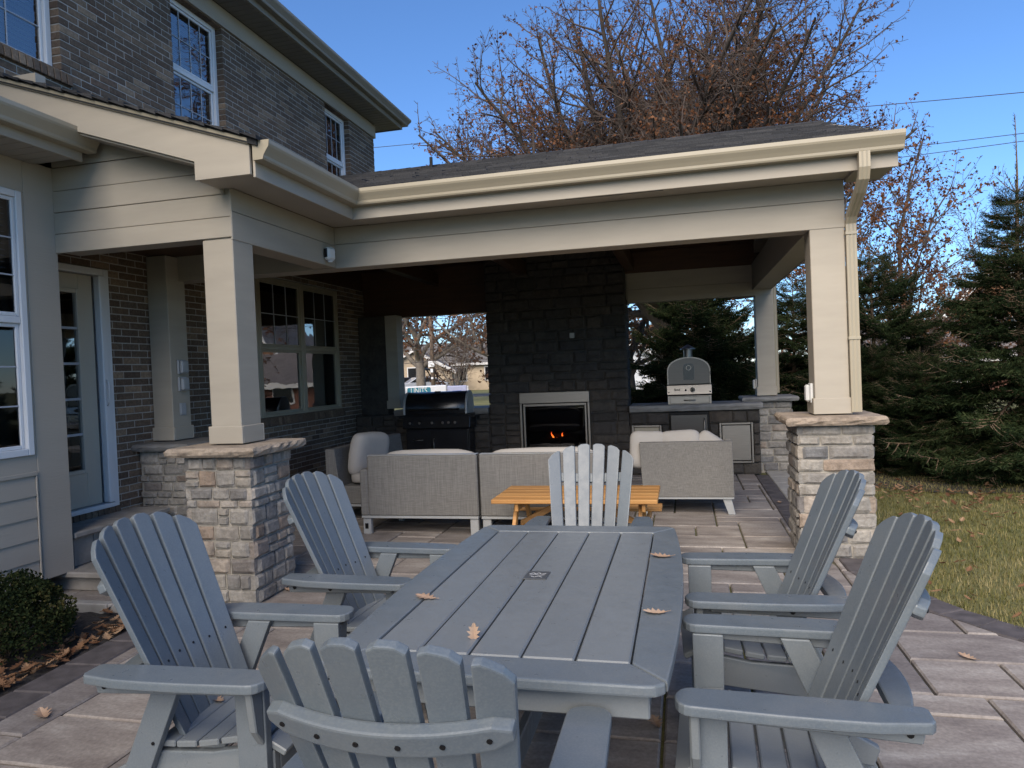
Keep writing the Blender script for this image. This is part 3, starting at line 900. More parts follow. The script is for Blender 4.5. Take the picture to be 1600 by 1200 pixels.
srng = random.Random(5)
def stone_rows(z0, z1, lo=.075, hi=.15, fixed=()):
    marks = sorted({z0, z1} | {f for f in fixed if z0 < f < z1})
    rows = []
    for a, b in zip(marks[:-1], marks[1:]):
        z = a
        while z < b - 1e-6:
            h = srng.uniform(lo, hi)
            if b - z - h < lo: h = b - z if b - z < hi * 1.15 else (b - z) / 2
            rows.append((z, z + h)); z += h
    return rows
def stone_spans(a, b, lo=.12, hi=.34):
    out = []; u = a
    while u < b - 1e-6:
        w = srng.uniform(lo, hi)
        if b - u - w < lo: w = b - u if b - u < hi * 1.1 else (b - u) / 2
        out.append((u, u + w)); u += w
    return out
def rough_stone(mn, mx, face, mat, parent, origin, proud=.028, name='stone'):
    """a stone with a pillowed, uneven face on `face` (axis, sign)"""
    ax, sg = face
    o1, o2 = [i for i in range(3) if i != ax]
    g = .006
    lo1, hi1, lo2, hi2 = mn[o1] + g * srng.uniform(.5, 1.3), mx[o1] - g * srng.uniform(.5, 1.3), mn[o2] + g * srng.uniform(.5, 1.3), mx[o2] - g * srng.uniform(.5, 1.3)
    back = mn[ax] if sg > 0 else mx[ax]
    front = (mx[ax] if sg > 0 else mn[ax])
    pr = srng.uniform(.3, 1.0) * proud
    V = []; F = []
    nu = 3; nv = 3
    def P(a, b, d):
        p = [0, 0, 0]; p[o1] = a; p[o2] = b; p[ax] = d
        return tuple(p[i] - origin[i] for i in range(3))
    us = [0, .12, .88, 1]; vs = [0, .18, .82, 1]
    jit = min(hi1 - lo1, hi2 - lo2) * .05
    for i in range(4):
        for j in range(4):
            edge = i in (0, 3) or j in (0, 3)
            corner = i in (0, 3) and j in (0, 3)
            d = front + sg * ((-.004 if edge else pr + srng.uniform(-.35, .35) * proud * .45) - (.004 if corner else 0))
            a = lo1 + (hi1 - lo1) * us[i] + srng.uniform(-jit, jit) * (1 if not edge else .8)
            b = lo2 + (hi2 - lo2) * vs[j] + srng.uniform(-jit, jit) * (1 if not edge else .8)
            V.append(P(a, b, d))
    for i in range(3):
        for j in range(3):
            F.append((i * 4 + j, (i + 1) * 4 + j, (i + 1) * 4 + j + 1, i * 4 + j + 1))
    ring = [(0, 0), (1, 0), (2, 0), (3, 0), (3, 1), (3, 2), (3, 3), (2, 3), (1, 3), (0, 3), (0, 2), (0, 1)]
    b0 = len(V)
    for (i, j) in ring:
        V.append(P(lo1 + (hi1 - lo1) * (i / 3), lo2 + (hi2 - lo2) * (j / 3), back))
    for k in range(12):
        k2 = (k + 1) % 12
        F.append((ring[k][0] * 4 + ring[k][1], ring[k2][0] * 4 + ring[k2][1], b0 + k2, b0 + k))
    flip = (ax == 1)
    if (sg > 0) == flip: F = [f[::-1] for f in F]
    return put(name, mesh_from(name, V, F, mat), parent)

def stone_face(u0, u1, z0, z1, plane, face, th, mat, parent, origin, holes=(), row_z=None, lo=.12, hi=.34, rlo=.075, rhi=.15, proud=.028, cap=None):
    """fill a rectangle of a wall plane with coursed stones; holes = [(u0, u1, z0, z1)]"""
    ax, sg = face
    cnt = 0
    rows = row_z or stone_rows(z0, z1, rlo, rhi, [h[2] for h in holes] + [h[3] for h in holes])
    for (a, b) in rows:
        sp = [(u0, u1)]
        for h in holes:
            if h[2] < b - .01 and h[3] > a + .01:
                ns = []
                for s, e in sp:
                    if h[1] <= s or h[0] >= e: ns.append((s, e)); continue
                    if s < h[0]: ns.append((s, h[0]))
                    if e > h[1]: ns.append((h[1], e))
                sp = ns
        for s, e in sp:
            if e - s < .03: continue
            for (p, q) in stone_spans(s, e, min(lo, e - s), hi):
                halves = [(a, b)]
                if b - a > .115 and q - p < .26 and srng.random() < .3:
                    mid = a + (b - a) * srng.uniform(.4, .6); halves = [(a, mid), (mid, b)]
                for (ha, hb) in halves:
                    if ax == 0: mn, mx = [plane - th, p, ha], [plane, q, hb]
                    else: mn, mx = [p, plane - th, ha], [q, plane, hb]
                    if sg < 0: mn[ax], mx[ax] = plane, plane + th
                    rough_stone(mn, mx, face, mat, parent, origin, proud)
                    cnt += 1
    return cnt

def pier(x0, x1, y0, y1, h, faces, big=False, dark=False, capov=.085, capz=.066, capmat=None):
    mat = M['stone_shaded'] if dark else M['stone']
    t = .05
    core = MB().sharp(pl((x0 + .012, y0 + .012, -.05)), pl((x1 - .012, y1 - .012, h)))
    o = core.build('stone_pier', M['stone_mortar'], pav, fix=False)
    rows = stone_rows(0.0, h, .09, .14) if big else stone_rows(0.0, h, .055, .13)
    lo_, hi_ = (.15, .36) if big else (.085, .23)
    for k, rz in enumerate(rows):
        wrap = k % 2 == 0
        for f in faces:
            if f == 'front': stone_face(x0 - (.0 if wrap else -.035), x1 - (.0 if wrap else .035), *rz, y0, (1, -1), t, mat, o, PO, row_z=[rz], proud=.016, lo=lo_, hi=hi_)
            if f == 'right': stone_face(y0 + (.035 if wrap else 0), y1 - (.035 if wrap else 0), *rz, x1, (0, 1), t, mat, o, PO, row_z=[rz], proud=.016, lo=lo_, hi=hi_)
            if f == 'left': stone_face(y0 + (.035 if wrap else 0), y1 - (.035 if wrap else 0), *rz, x0, (0, -1), t, mat, o, PO, row_z=[rz], proud=.016, lo=lo_, hi=hi_)
    # rock-faced cap
    cm = MB()
    n = 12
    a0, a1, b0, b1 = x0 - capov, x1 + capov, y0 - capov, y1 + capov
    def P(u, v, z, j=0.0):
        return pl((a0 + (a1 - a0) * u + srng.uniform(-j, j), b0 + (b1 - b0) * v + srng.uniform(-j, j), z + srng.uniform(-j, j) * .3))
    ringuv = [(i / n, 0) for i in range(n)] + [(1, i / n) for i in range(n)] + [(1 - i / n, 1) for i in range(n)] + [(0, 1 - i / n) for i in range(n)]
    V = []; m_ = len(ringuv)
    for (z, ins, j) in ((h + .001, .012, .003), (h + .018, 0, .007), (h + capz * .6, -.006, .009), (h + capz - .008, .004, .005), (h + capz, .016, .003)):
        for (u, v) in ringuv:
            uu = .5 + (u - .5) * (1 - 2 * ins / (a1 - a0)); vv = .5 + (v - .5) * (1 - 2 * ins / (b1 - b0))
            V.append(P(uu, vv, z, j))
    F = [(k * m_ + i, k * m_ + (i + 1) % m_, (k + 1) * m_ + (i + 1) % m_, (k + 1) * m_ + i) for k in range(4) for i in range(m_)]
    F.append(tuple(range(m_))[::-1]); F.append(tuple(range(4 * m_, 5 * m_)))
    put('cap_stone', mesh_from('cap_stone', V, F, capmat or M['cap']), o)
    return o

pier(-3.53, -2.99, 4.42, 4.96, 1.06, ('front', 'right', 'left'))
pier(.86, 1.425, 6.0, 6.56, 1.055, ('front', 'left', 'right'), True)
pier(.90, 1.49, 10.72, 11.28, 1.00, ('front', 'left', 'right'), True, capmat=M['countertop'])
pier(-5.095, -4.57, 5.76, 6.34, .965, ('front', 'right'), dark=False, capmat=M['countertop'])

def post(x0, x1, y0, y1, z0, z1):
    o = pbox('post', 'beige', (x0, y0, z0), (x1, y1, z1), .005)
    b = .016
    bt = MB()
    bt.box(pl((x0 - b, y0 - b, z0 + .001)), pl((x1 + b, y0 - .0005, z0 + .13))); bt.box(pl((x0 - b, y1 + .0005, z0 + .001)), pl((x1 + b, y1 + b, z0 + .13)))
    bt.box(pl((x0 - b, y0, z0 + .001)), pl((x0 - .0005, y1, z0 + .13))); bt.box(pl((x1 + .0005, y0, z0 + .001)), pl((x1 + b, y1, z0 + .13)))
    bt.build('base_trim', M['beige'], o, fix=False)
    return o
post(-3.39, -3.14, 4.56, 4.81, 1.135, 2.63)
post(1.03, 1.29, 6.14, 6.40, 1.13, 2.625)
post(1.055, 1.30, 10.88, 11.13, 1.075, 2.555)
post(-5.095, -4.87, 5.98, 6.24, 1.04, 2.855)
post(-4.62, -4.42, 10.62, 10.86, 1.06, 2.555)

# front beam, left beam, gable wall, right beam, rear beam: fibre-cement boards over a core
def beam(mn, mx): return MB().sharp(pl(mn), pl(mx)).build('beam_core', M['beige'], pav, fix=False)
beam((-5.09, 6.152, 2.622), (1.278, 6.388, 3.0))
beam((-3.378, 4.572, 2.632), (-3.152, 6.151, 3.0))
beam((1.042, 6.389, 2.622), (1.278, 10.87, 3.0))
beam((-5.09, 10.892, 2.542), (1.278, 11.118, 3.0))
pbox('beam_board', 'beige', (-3.139, 6.134, 2.615), (1.295, 6.151, 2.835), .004)
pbox('beam_board', 'beige', (-3.139, 6.139, 2.839), (1.295, 6.1515, 2.995), .002)
pbox('beam_board', 'beige', (-3.151, 4.556, 2.62), (-3.134, 6.133, 2.825), .004)
pbox('beam_board', 'beige', (-3.151, 4.556, 2.829), (-3.139, 6.138, 2.995), .002)
pbox('beam_board', 'beige', (1.2785, 6.152, 2.615), (1.296, 11.12, 2.835), .004)
pbox('beam_board', 'beige', (1.2785, 6.152, 2.839), (1.292, 11.12, 2.995), .002)
pbox('beam_board', 'beige', (1.024, 6.41, 2.615), (1.0415, 10.87, 2.995), .004)
pbox('beam_board', 'beige', (-.775, 10.876, 2.535), (1.29, 10.8915, 2.735), .004)
pbox('beam_board', 'beige', (-.775, 10.88, 2.739), (1.29, 10.892, 2.995), .002)
pbox('beam_board', 'ceiling_wood', (-5.088, 10.876, 2.535), (-2.88, 10.8915, 2.995), .004)  # dark wood here paints in the interior shade on this header
# gable wall over the porch opening
zb = 2.64
gz = [2.64, 2.79, 2.955, 3.12, 3.30]
pbox('header_core', 'beige', (-4.66, 4.572, 2.646), (-3.379, 4.75, 3.0))
for k in range(4):
    # rake cut: boards above 3.12 run under the sloping fascia
    z0, z1 = gz[k], gz[k + 1] - .004
    pbox('siding_board', 'beige', (-4.697, 4.553 + (.004 if k % 2 else 0), z0), (-3.136 if k < 2 else -3.19, 4.571, z1), .003)
RS = .335                                                   # roof slope
def lroof(x): return 3.215 + RS * (-2.66 - x)               # porch roof plane height at its eave side
tri = MB().prism([pl(p) for p in [(-4.697, 4.558, 3.302), (-3.3, 4.558, 3.302), (-3.3, 4.558, lroof(-3.3) - .06), (-4.697, 4.558, lroof(-4.697) - .06)]], (0, .013, 0))
tri.build('gable_board', M['beige'], pav)
MB().prism([pl(p) for p in [(-5.05, 4.46, 3.9), (-4.7, 4.46, 3.5), (-4.7, 4.46, 4.0), (-5.05, 4.46, 4.0)]], (0, .09, 0)).build('gable_board', M['beige'], pav)
# raking fascia with boxed return at the eave
YR = 4.285
rk = MB().prism([pl(p) for p in [(-2.79, YR, 2.985), (-3.22, YR, 2.985), (-3.22, YR, 3.115), (-5.09, YR, 3.115 + RS * 1.87), (-5.09, YR, lroof(-5.09) - .036), (-2.79, YR, lroof(-2.79) - .036)]], (0, .024, 0))
rk.build('rake_fascia', M['beige'], pav, bevel=.002)
rk = MB().prism([pl(p) for p in [(-2.79, YR - .016, lroof(-2.79) - .075), (-5.09, YR - .016, lroof(-5.09) - .075), (-5.09, YR - .016, lroof(-5.09) - .035), (-2.79, YR - .016, lroof(-2.79) - .035)]], (0, .0155, 0))
rk.build('rake_trim', M['beige_trim'], pav, bevel=.002)
MB().prism([pl(p) for p in [(-2.79, YR - .024, lroof(-2.79) - .06), (-5.09, YR - .024, lroof(-5.09) - .06), (-5.09, YR - .024, lroof(-5.09) - .036), (-2.79, YR - .024, lroof(-2.79) - .036)]], (0, .0075, 0)).build('rake_trim', M['beige_trim'], pav, bevel=.002)
sf = MB().prism([pl(p) for p in [(-3.22, YR + .0245, 3.10), (-5.05, YR + .0245, 3.10 + RS * 1.83), (-5.05, YR + .0245, 3.115 + RS * 1.83), (-3.22, YR + .0245, 3.115)]], (0, .245, 0))
sf.build('rake_soffit', M['soffit'], pav)
pbox('rake_soffit', 'soffit', (-3.22, YR + .0245, 2.987), (-2.80, 4.553, 2.999))

# eaves: fascia, soffit, gutter (left run meets front run in a mitred inner corner)
FX, FY = -2.765, 5.775
pbox('fascia', 'beige', (FX - .02, YR + .025, 2.968), (FX, FY + .0, 3.185), .003)
pbox('fascia', 'beige', (FX - .02, FY + .0005, 2.968), (1.595, FY + .02, 3.185), .003)
pbox('soffit', 'soffit', (-3.138, 4.56, 2.996), (FX - .021, 6.13, 3.008))
pbox('soffit', 'soffit', (FX - .0205, FY + .021, 2.996), (1.59, 6.138, 3.008))
gutter_run((FX, YR), (FX, FY), (1, 0), 3.075, pav, PO, M['beige_trim'], 0, -1.0)
gutter_run((FX, FY), (1.615, FY), (0, -1), 3.075, pav, PO, M['beige_trim'], 1.0, 0)
pbox('soffit_vent', M['lens'], (-.9, 5.83, 2.988), (-.1, 5.90, 2.9955), .002)
# gable end at the right: rake boards front and back, soffit return box
RY, RZ = 8.63, 4.24
def froof(y): return 3.20 + (RZ - 3.20) / (RY - 5.70) * (y - 5.70)
def broof(y): return RZ - (y - RY) * (RZ - 3.20) / (RY - 5.70)
YB = 11.56
for (a, b, f) in ((5.80, RY, froof), (RY, YB, broof)):
    MB().prism([pl(p) for p in [(1.572, a, f(a) - .20), (1.572, b, f(b) - .20), (1.572, b, f(b) - .012), (1.572, a, f(a) - .012)]], (.024, 0, 0)).build('rake_fascia', M['beige'], pav, bevel=.002)
    MB().prism([pl(p) for p in [(1.30, a, f(a) - .20), (1.30, b, f(b) - .20), (1.30, b, f(b) - .185), (1.30, a, f(a) - .185)]], (.271, 0, 0)).build('rake_soffit', M['soffit'], pav)
pbox('eave_return', 'beige', (1.30, FY + .021, 2.972), (1.571, 6.16, 3.16))
# rear eave
pbox('fascia', 'beige', (-4.6, YB - .09, 2.97), (1.595, YB - .07, 3.185), .003)
pbox('soffit', 'soffit', (-5.05, 11.13, 2.996), (1.59, YB - .091, 3.008))
gutter_run((1.615, YB - .07), (-4.55, YB - .07), (0, 1), 3.075, pav, PO, M['beige_trim'], 0, 0)

# roof decks and shingles
deck = MB()
def quad_slab(mb, pts, t=.05):
    n = len(pts)
    V = [pl(p) for p in pts] + [pl((p[0], p[1], p[2] - t)) for p in pts]
    mb.add(V, [tuple(range(n)), tuple(range(n, 2 * n))[::-1]] + [(i, n + i, n + (i + 1) % n, (i + 1) % n) for i in range(n)])
quad_slab(deck, [(-5.06, 5.73, froof(5.73) - .02), (1.60, 5.73, froof(5.73) - .02), (1.60, RY, RZ - .02), (-5.06, RY, RZ - .02)])
quad_slab(deck, [(-5.06, RY, RZ - .02), (1.60, RY, RZ - .02), (1.60, YB, broof(YB) - .02), (-5.06, YB, broof(YB) - .02)])
quad_slab(deck, [(-5.06, YR - .02, lroof(-5.06) - .02), (-2.72, YR - .02, lroof(-2.72) - .02), (-2.72, 5.75, lroof(-2.72) - .02), (-5.06, 7.9, lroof(-5.06) - .02)])
roof = deck.build('roof', M['shingle'], pav)
sh = MB(); shr = random.Random(9)
def shingle_field(x0, x1, n, fn, axis, clip=None, expo=.135):
    """courses climbing the slope; fn(s) -> (horizontal coord, z) with s along the slope"""
    for k in range(n):
        (h0, z0), (h1, z1) = fn(k * expo), fn((k + 1) * expo + .02)
        u = x0 - shr.uniform(0, .25)
        while u < x1:
            w = shr.uniform(.16, .32); a, b = max(u, x0), min(u + w, x1); u += w
            if b - a < .02: continue
            if clip and not clip((a + b) / 2, h0): continue
            t = shr.choice((.007, .011, .018)); dh = shr.uniform(-.006, .006)
            g = .001
            if axis == 'x':
                P = [(a + g, h0 + dh, z0 + .002 + t), (b - g, h0 + dh, z0 + .002 + t), (b - g, h1, z1 + .001), (a + g, h1, z1 + .001), (a + g, h0 + dh, z0 - .014), (b - g, h0 + dh, z0 - .014)]
            else:
                P = [(h0 + dh, b - g, z0 + .002 + t), (h0 + dh, a + g, z0 + .002 + t), (h1, a + g, z1 + .001), (h1, b - g, z1 + .001), (h0 + dh, b - g, z0 - .014), (h0 + dh, a + g, z0 - .014)]
            sh.add([pl(p) for p in P], [(0, 1, 2, 3), (4, 5, 1, 0), (1, 5, 2), (0, 3, 4)])
cs = math.cos(math.atan((RZ - 3.2) / (RY - 5.7)))
shingle_field(-5.06, 1.615, 23, lambda s: (5.70 + s * cs, froof(5.70 + s * cs) - .018), 'x', clip=lambda u, y: y > 5.6 + max(0, (-2.7 - u)) * .95)
cl = math.cos(math.atan(RS))
shingle_field(YR - .055, 8.0, 19, lambda s: (-2.70 - s * cl, lroof(-2.70 - s * cl) - .018), 'y', clip=lambda y, x: y < 5.72 + (-2.65 - x) * .95)
k = 0; x = -4.9
while x < 1.6:
    w = .197
    t = .008
    for sgn, f in ((-1, froof), (1, broof)):
        ya = RY + sgn * .15
        P = [(x, RY, RZ + t), (min(x + w, 1.615), RY, RZ + t + .004), (min(x + w, 1.615), ya, f(ya) + t + .006), (x, ya, f(ya) + t), (x, ya, f(ya) - .02), (min(x + w, 1.615), ya, f(ya) - .02)]
        sh.add([pl(p) for p in P], [(0, 1, 2, 3), (3, 2, 5, 4)])
    x += .2; k += 1
tag(sh.build('shingles', M['shingle'], roof, fix=False), kind='stuff')
MB().tube([pl((-2.95, RY - .2, froof(RY - .2) - .05)), pl((-2.95, RY - .2, RZ + .045))], .02, 10).build('vent_pipe', M['black'], roof)

# board ceiling under the rafters
for (f, s) in ((froof, 1), (broof, -1)):
    for k in range(17):
        a = 6.40 + k * .132 if s > 0 else 10.88 - k * .132
        b = a + s * .128
        ya, yb = min(a, b), max(a, b)
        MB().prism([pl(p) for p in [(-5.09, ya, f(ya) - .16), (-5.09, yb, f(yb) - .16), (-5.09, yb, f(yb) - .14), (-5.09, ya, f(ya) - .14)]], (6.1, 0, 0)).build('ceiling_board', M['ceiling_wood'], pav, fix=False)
# closed gable and inner frieze boards above the beams
pbox('frieze_board', 'ceiling_wood', (-5.09, 10.855, 2.98), (1.29, 10.8745, 3.36))  # panels close a sky gap; their dark wood stands in for interior shade
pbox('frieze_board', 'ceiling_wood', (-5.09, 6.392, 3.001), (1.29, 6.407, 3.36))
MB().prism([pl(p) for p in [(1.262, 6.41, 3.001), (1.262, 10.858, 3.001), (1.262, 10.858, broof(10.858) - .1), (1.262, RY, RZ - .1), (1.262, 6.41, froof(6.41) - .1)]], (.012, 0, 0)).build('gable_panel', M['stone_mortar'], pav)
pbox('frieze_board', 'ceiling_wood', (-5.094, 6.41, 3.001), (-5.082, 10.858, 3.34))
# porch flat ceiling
pbox('porch_ceiling', 'ceiling_wood', (-5.09, 4.76, 2.86), (-3.38, 6.14, 2.88))  # dark wood colour stands in for the shade under the porch roof
# gable truss: king post, fan struts over the right beam
tx0, tx1 = 1.06, 1.255
def strut(p, q, w=.07):
    p = Vector(p); q = Vector(q); d = (q - p).normalized(); n = Vector((0, -d.z, d.y)) * w
    MB().prism([pl(tuple(v + Vector((tx0, 0, 0)))) for v in (Vector((0, p.y, p.z)) - n, Vector((0, p.y, p.z)) + n, Vector((0, q.y, q.z)) + n, Vector((0, q.y, q.z)) - n)], (tx1 - tx0, 0, 0)).build('truss_strut', M['beige'], pav, bevel=.003)
strut((0, RY, 3.0), (0, RY, 4.06), .07)
for dy in (-1.05, -.55, .55, 1.05):
    strut((0, RY + dy * .1, 3.02), (0, RY + dy, froof(RY - abs(dy)) - .2), .055)
for (a, b, f) in ((6.41, RY - .1, froof), (RY + .1, 10.86, broof)):
    MB().prism([pl(p) for p in [(tx0, a, f(a) - .30), (tx0, b, f(b) - .30), (tx0, b, f(b) - .161), (tx0, a, f(a) - .161)]], (tx1 - tx0, 0, 0)).build('rafter', M['beige'], pav)
for k in range(3):
    x = -3.9 + k * 1.55
    pbox('cross_beam', 'ceiling_wood', (x, 6.39, 3.02), (x + .14, 10.885, 3.2))

# downspout: corrugated, S-bend under the gutter, straight down beside the post
ds = MB()
path = [Vector(p) for p in [(1.345, 5.70, 3.08), (1.345, 5.70, 2.97), (1.345, 5.73, 2.90), (1.342, 5.83, 2.83), (1.338, 5.97, 2.76), (1.333, 6.08, 2.70), (1.332, 6.13, 2.64), (1.332, 6.13, 2.5), (1.332, 6.13, 1.145)]]
def rect_tube(mb, path, w, d, n=3):
    sec = []
    for i in range(n * 2): sec.append((-w / 2 + w * i / (n * 2 - 1), -d / 2 + (.005 if i % 2 else 0)))
    for i in range(n * 2): sec.append((w / 2 - w * i / (n * 2 - 1), d / 2 - (.005 if i % 2 else 0)))
    V = []; m_ = len(sec)
    for i, p in enumerate(path):
        t = (path[min(i + 1, len(path) - 1)] - path[max(i - 1, 0)]).normalized()
        X = Vector((1, 0, 0)); Yv = t.cross(X).normalized()
        for a, b in sec: V.append(pl(tuple(p + X * a + Yv * b)))
    F = [(k * m_ + i, k * m_ + (i + 1) % m_, (k + 1) * m_ + (i + 1) % m_, (k + 1) * m_ + i) for k in range(len(path) - 1) for i in range(m_)]
    mb.add(V, F)
rect_tube(ds, path, .075, .055)
dso = ds.build('downspout', M['beige_trim'], pav)
for z in (2.55, 1.72):
    pbox('strap', 'beige_trim', (1.288, 6.098, z), (1.376, 6.162, z + .025), .002, None)
for z0, yy in ((2.93, 5.71),):
    pass
ds2 = MB(); rect_tube(ds2, [Vector((1.345, 11.16, 3.0)), Vector((1.345, 11.16, 1.1))], .075, .055); ds2.build('downspout', M['beige_trim'], pav)

# ------------------------------------------------------------------ fixtures
c = thing('security_camera', 'small white security camera at the inner corner of the beams', 'camera', (-3.134, 6.03, 2.73))
MB().tube([(0, 0, .04), (.012, 0, .04)], .032, 16).build('mount', M['plastic_white'], c, smooth=False)
MB().tube([(.012, 0, .04), (.045, -.02, .03), (.06, -.04, .01)], .012, 8).build('arm', M['plastic_white'], c, smooth=True)
MB().box((.03, -.12, -.07), (.10, -.02, .05), .02, Matrix.Rotation(R(-18), 4, 'Z')).build('body', M['plastic_white'], c)
MB().box((.045, -.124, -.045), (.088, -.119, .035), .002, Matrix.Rotation(R(-18), 4, 'Z')).build('lens_panel', M['lens'], c)
MB().tube([(.05, -.10, -.075), (.05, -.10, -.088)], .022, 12).build('sensor', M['plastic_white'], c)

def outlet(name, label, x, y, z, w, h, d, axis, mat, cover=True, loc=None):
    o = thing(name, label, 'outlet', (x, y, z))
    if axis == 'x':
        one('back_plate', M[mat], o, (0, -w / 2, -h / 2), (d * .4, w / 2, h / 2), .006)
        one('cover', M[mat], o, (d * .4 + .001, -w / 2 + .008, -h / 2 + .008), (d, w / 2 - .008, h / 2 - .008), .012)
        if cover: one('window_panel', M['alu'], o, (d + .0005, -w / 2 + .03, -h / 2 + .03), (d + .003, w / 2 - .03, h / 2 - .03), .001)
    else:
        one('back_plate', M[mat], o, (-w / 2, -d * .4, -h / 2), (w / 2, 0, h / 2), .006)
        one('cover', M[mat], o, (-w / 2 + .008, -d, -h / 2 + .008), (w / 2 - .008, -d * .4 - .001, h / 2 - .008), .012)
    return o
outlet('outlet_box', 'upper grey weatherproof outlet box on the shaded porch post', -4.869, 6.12, 1.76, .12, .14, .06, 'x', 'plastic_grey')
outlet('outlet_box', 'lower grey weatherproof outlet box on the shaded porch post', -4.869, 6.12, 1.59, .12, .14, .06, 'x', 'plastic_grey')
outlet('switch_plate', 'flat grey cover plate near the foot of the porch post', -4.869, 6.12, 1.34, .09, .12, .012, 'x', 'plastic_grey', False)
def sidebox(label, x, y, z):
    o = thing('outlet_box', label, 'outlet', (x, y, z))
    one('back_plate', M['plastic_white'], o, (-.022, -.06, -.08), (0, .06, .08), .005)
    one('cover', M['plastic_white'], o, (-.055, -.05, -.07), (-.0225, .05, .07), .015)
sidebox('white outlet box low on the front right post above its stone pier', 1.029, 6.26, 1.30)
sidebox('pale outlet box low on the rear right post behind the counter', 1.054, 11.0, 1.24)

# ------------------------------------------------------------------ FIREPLACE WALL with both counters
FYP = 10.40
fp = thing('stone_fireplace', 'tall shaded stone chimney breast with a lit gas fire between two openings', 'fireplace', (-1.83, FYP, 0))
FO = Vector((-1.83, FYP, 0))
def fl(p): return tuple(Vector(p) - FO)
core = MB()
fx0, fx1 = -2.88, -.775
ins = (-2.40, -1.345, .36, 1.25)
for (a, b, z0, z1) in ((fx0 + .02, ins[0], 0, 4.0), (ins[1], fx1 - .02, 0, 4.0), (ins[0], ins[1], ins[3], 4.0), (ins[0], ins[1], 0, ins[2])):
    core.sharp(fl((a, FYP + .03, z0)), fl((b, 11.05, z1 if z1 < 4 else 3.36)))
core.sharp(fl((fx0 + .02, 10.9, 3.36)), fl((fx1 - .02, 11.05, 3.37)))
fcore = core.build('chimney_breast', M['shaded_mortar'], fp, fix=False)
stone_face(fx0, fx1, 0, 3.3, FYP, (1, -1), .06, M['stone_shaded'], fcore, FO, [(ins[0], ins[1], ins[2], ins[3])], lo=.16, hi=.42, rlo=.10, rhi=.19, proud=.02)
stone_face(FYP + .03, 11.05, 1.05, 2.6, fx1 - .02, (0, 1), .04, M['stone_shaded'], fcore, FO, lo=.14, hi=.34, rlo=.09, rhi=.16, proud=.02)
ic = MB()
ix0, ix1, iz0, iz1 = ins
ic.sharp(fl((ix0, FYP + .5, iz0)), fl((ix1, FYP + .52, iz1))).sharp(fl((ix0, FYP + .02, iz0)), fl((ix1, FYP + .5, iz0 + .02))).sharp(fl((ix0, FYP + .02, iz1 - .14)), fl((ix1, FYP + .5, iz1 - .12)))
ic.sharp(fl((ix0, FYP + .02, iz0 + .02)), fl((ix0 + .02, FYP + .5, iz1 - .14))).sharp(fl((ix1 - .02, FYP + .02, iz0 + .02)), fl((ix1, FYP + .5, iz1 - .14)))
insert = ic.build('fire_box', M['black'], fp)
fr = MB()
fr.box(fl((ix0, FYP - .03, iz1 - .165)), fl((ix1, FYP + .019, iz1)), .006)
fr.box(fl((ix0, FYP - .03, iz0)), fl((ix0 + .035, FYP + .019, iz1 - .1655)), .005).box(fl((ix1 - .035, FYP - .03, iz0)), fl((ix1, FYP + .019, iz1 - .1655)), .005)
fr.build('surround', M['steel'], insert, fix=False)
fi = MB()
fi.box(fl((ix0 + .05, FYP - .012, iz1 - .21)), fl((ix1 - .05, FYP + .012, iz1 - .172)), .004).box(fl((ix0 + .05, FYP - .012, iz0 + .03)), fl((ix0 + .08, FYP + .012, iz1 - .2105)), .004)
fi.box(fl((ix1 - .08, FYP - .012, iz0 + .03)), fl((ix1 - .05, FYP + .012, iz1 - .2105)), .004).box(fl((ix0 + .0805, FYP - .012, iz0 + .03)), fl((ix1 - .0805, FYP + .012, iz0 + .075)), .004)
fi.build('door_frame', M['steel'], insert, fix=False)
MB().add([fl((ix0 + .08, FYP + .004, iz0 + .07)), fl((ix1 - .08, FYP + .004, iz0 + .07)), fl((ix1 - .08, FYP + .004, iz1 - .2)), fl((ix0 + .08, FYP + .004, iz1 - .2))], [(0, 1, 2, 3)]).build('glass_door', M['glass_dark'], insert, fix=False)
lr = random.Random(4)
logm = simple('charred_log', (0.05, 0.035, 0.028), 0.95, var=0.5, scale=12, bs=.8)
for (x, y, z, a, L) in ((-1.85, .27, .46, 8, .62), (-1.98, .2, .50, -24, .36), (-1.70, .22, .53, 30, .36), (-1.86, .34, .56, -6, .44)):
    pts = [Vector((x + (t - .5) * L * math.cos(R(a)), FYP + y + (t - .5) * L * math.sin(R(a)), z + lr.uniform(-.012, .012))) for t in (0, .25, .5, .75, 1)]
    MB().tube([fl(tuple(p)) for p in pts], [.04, .05, .045, .05, .038], 9).build('log', logm, insert, smooth=True)
fm, fnt, fb = new_mat('gas_flame')
fb.inputs['Base Color'].default_value = (0.02, 0.006, 0.002, 1)
lwv = N(fnt, 'ShaderNodeTexCoord'); sp = N(fnt, 'ShaderNodeSeparateXYZ'); fnt.links.new(lwv.outputs['Generated'], sp.inputs[0])
fnt.links.new(ramp(fnt, sp.outputs[2], [(0, (1, .30, .06)), (.5, (1, .16, .02)), (1, (.7, .05, .01))]), fb.inputs['Emission Color'])
fb.inputs['Emission Strength'].default_value = 3.0
for (x, y, z, h, ln) in ((-1.935, .18, .50, .14, -.03), (-1.905, .2, .475, .08, .02), (-1.82, .19, .51, .12, .03), (-1.77, .22, .515, .05, .05)):
    pts = [Vector((x + ln * t + .012 * math.sin(t * 6), FYP + y, z + h * t)) for t in (0, .2, .4, .6, .8, 1)]
    MB().tube([fl(tuple(p)) for p in pts], [.006, .013, .012, .009, .006, .001], 8).build('flame', fm, insert, smooth=True)
one('junction_cover', M['steel'], fp, fl((-1.60, FYP - .04, 2.03)), fl((-1.53, FYP - .025, 2.11)), .004)

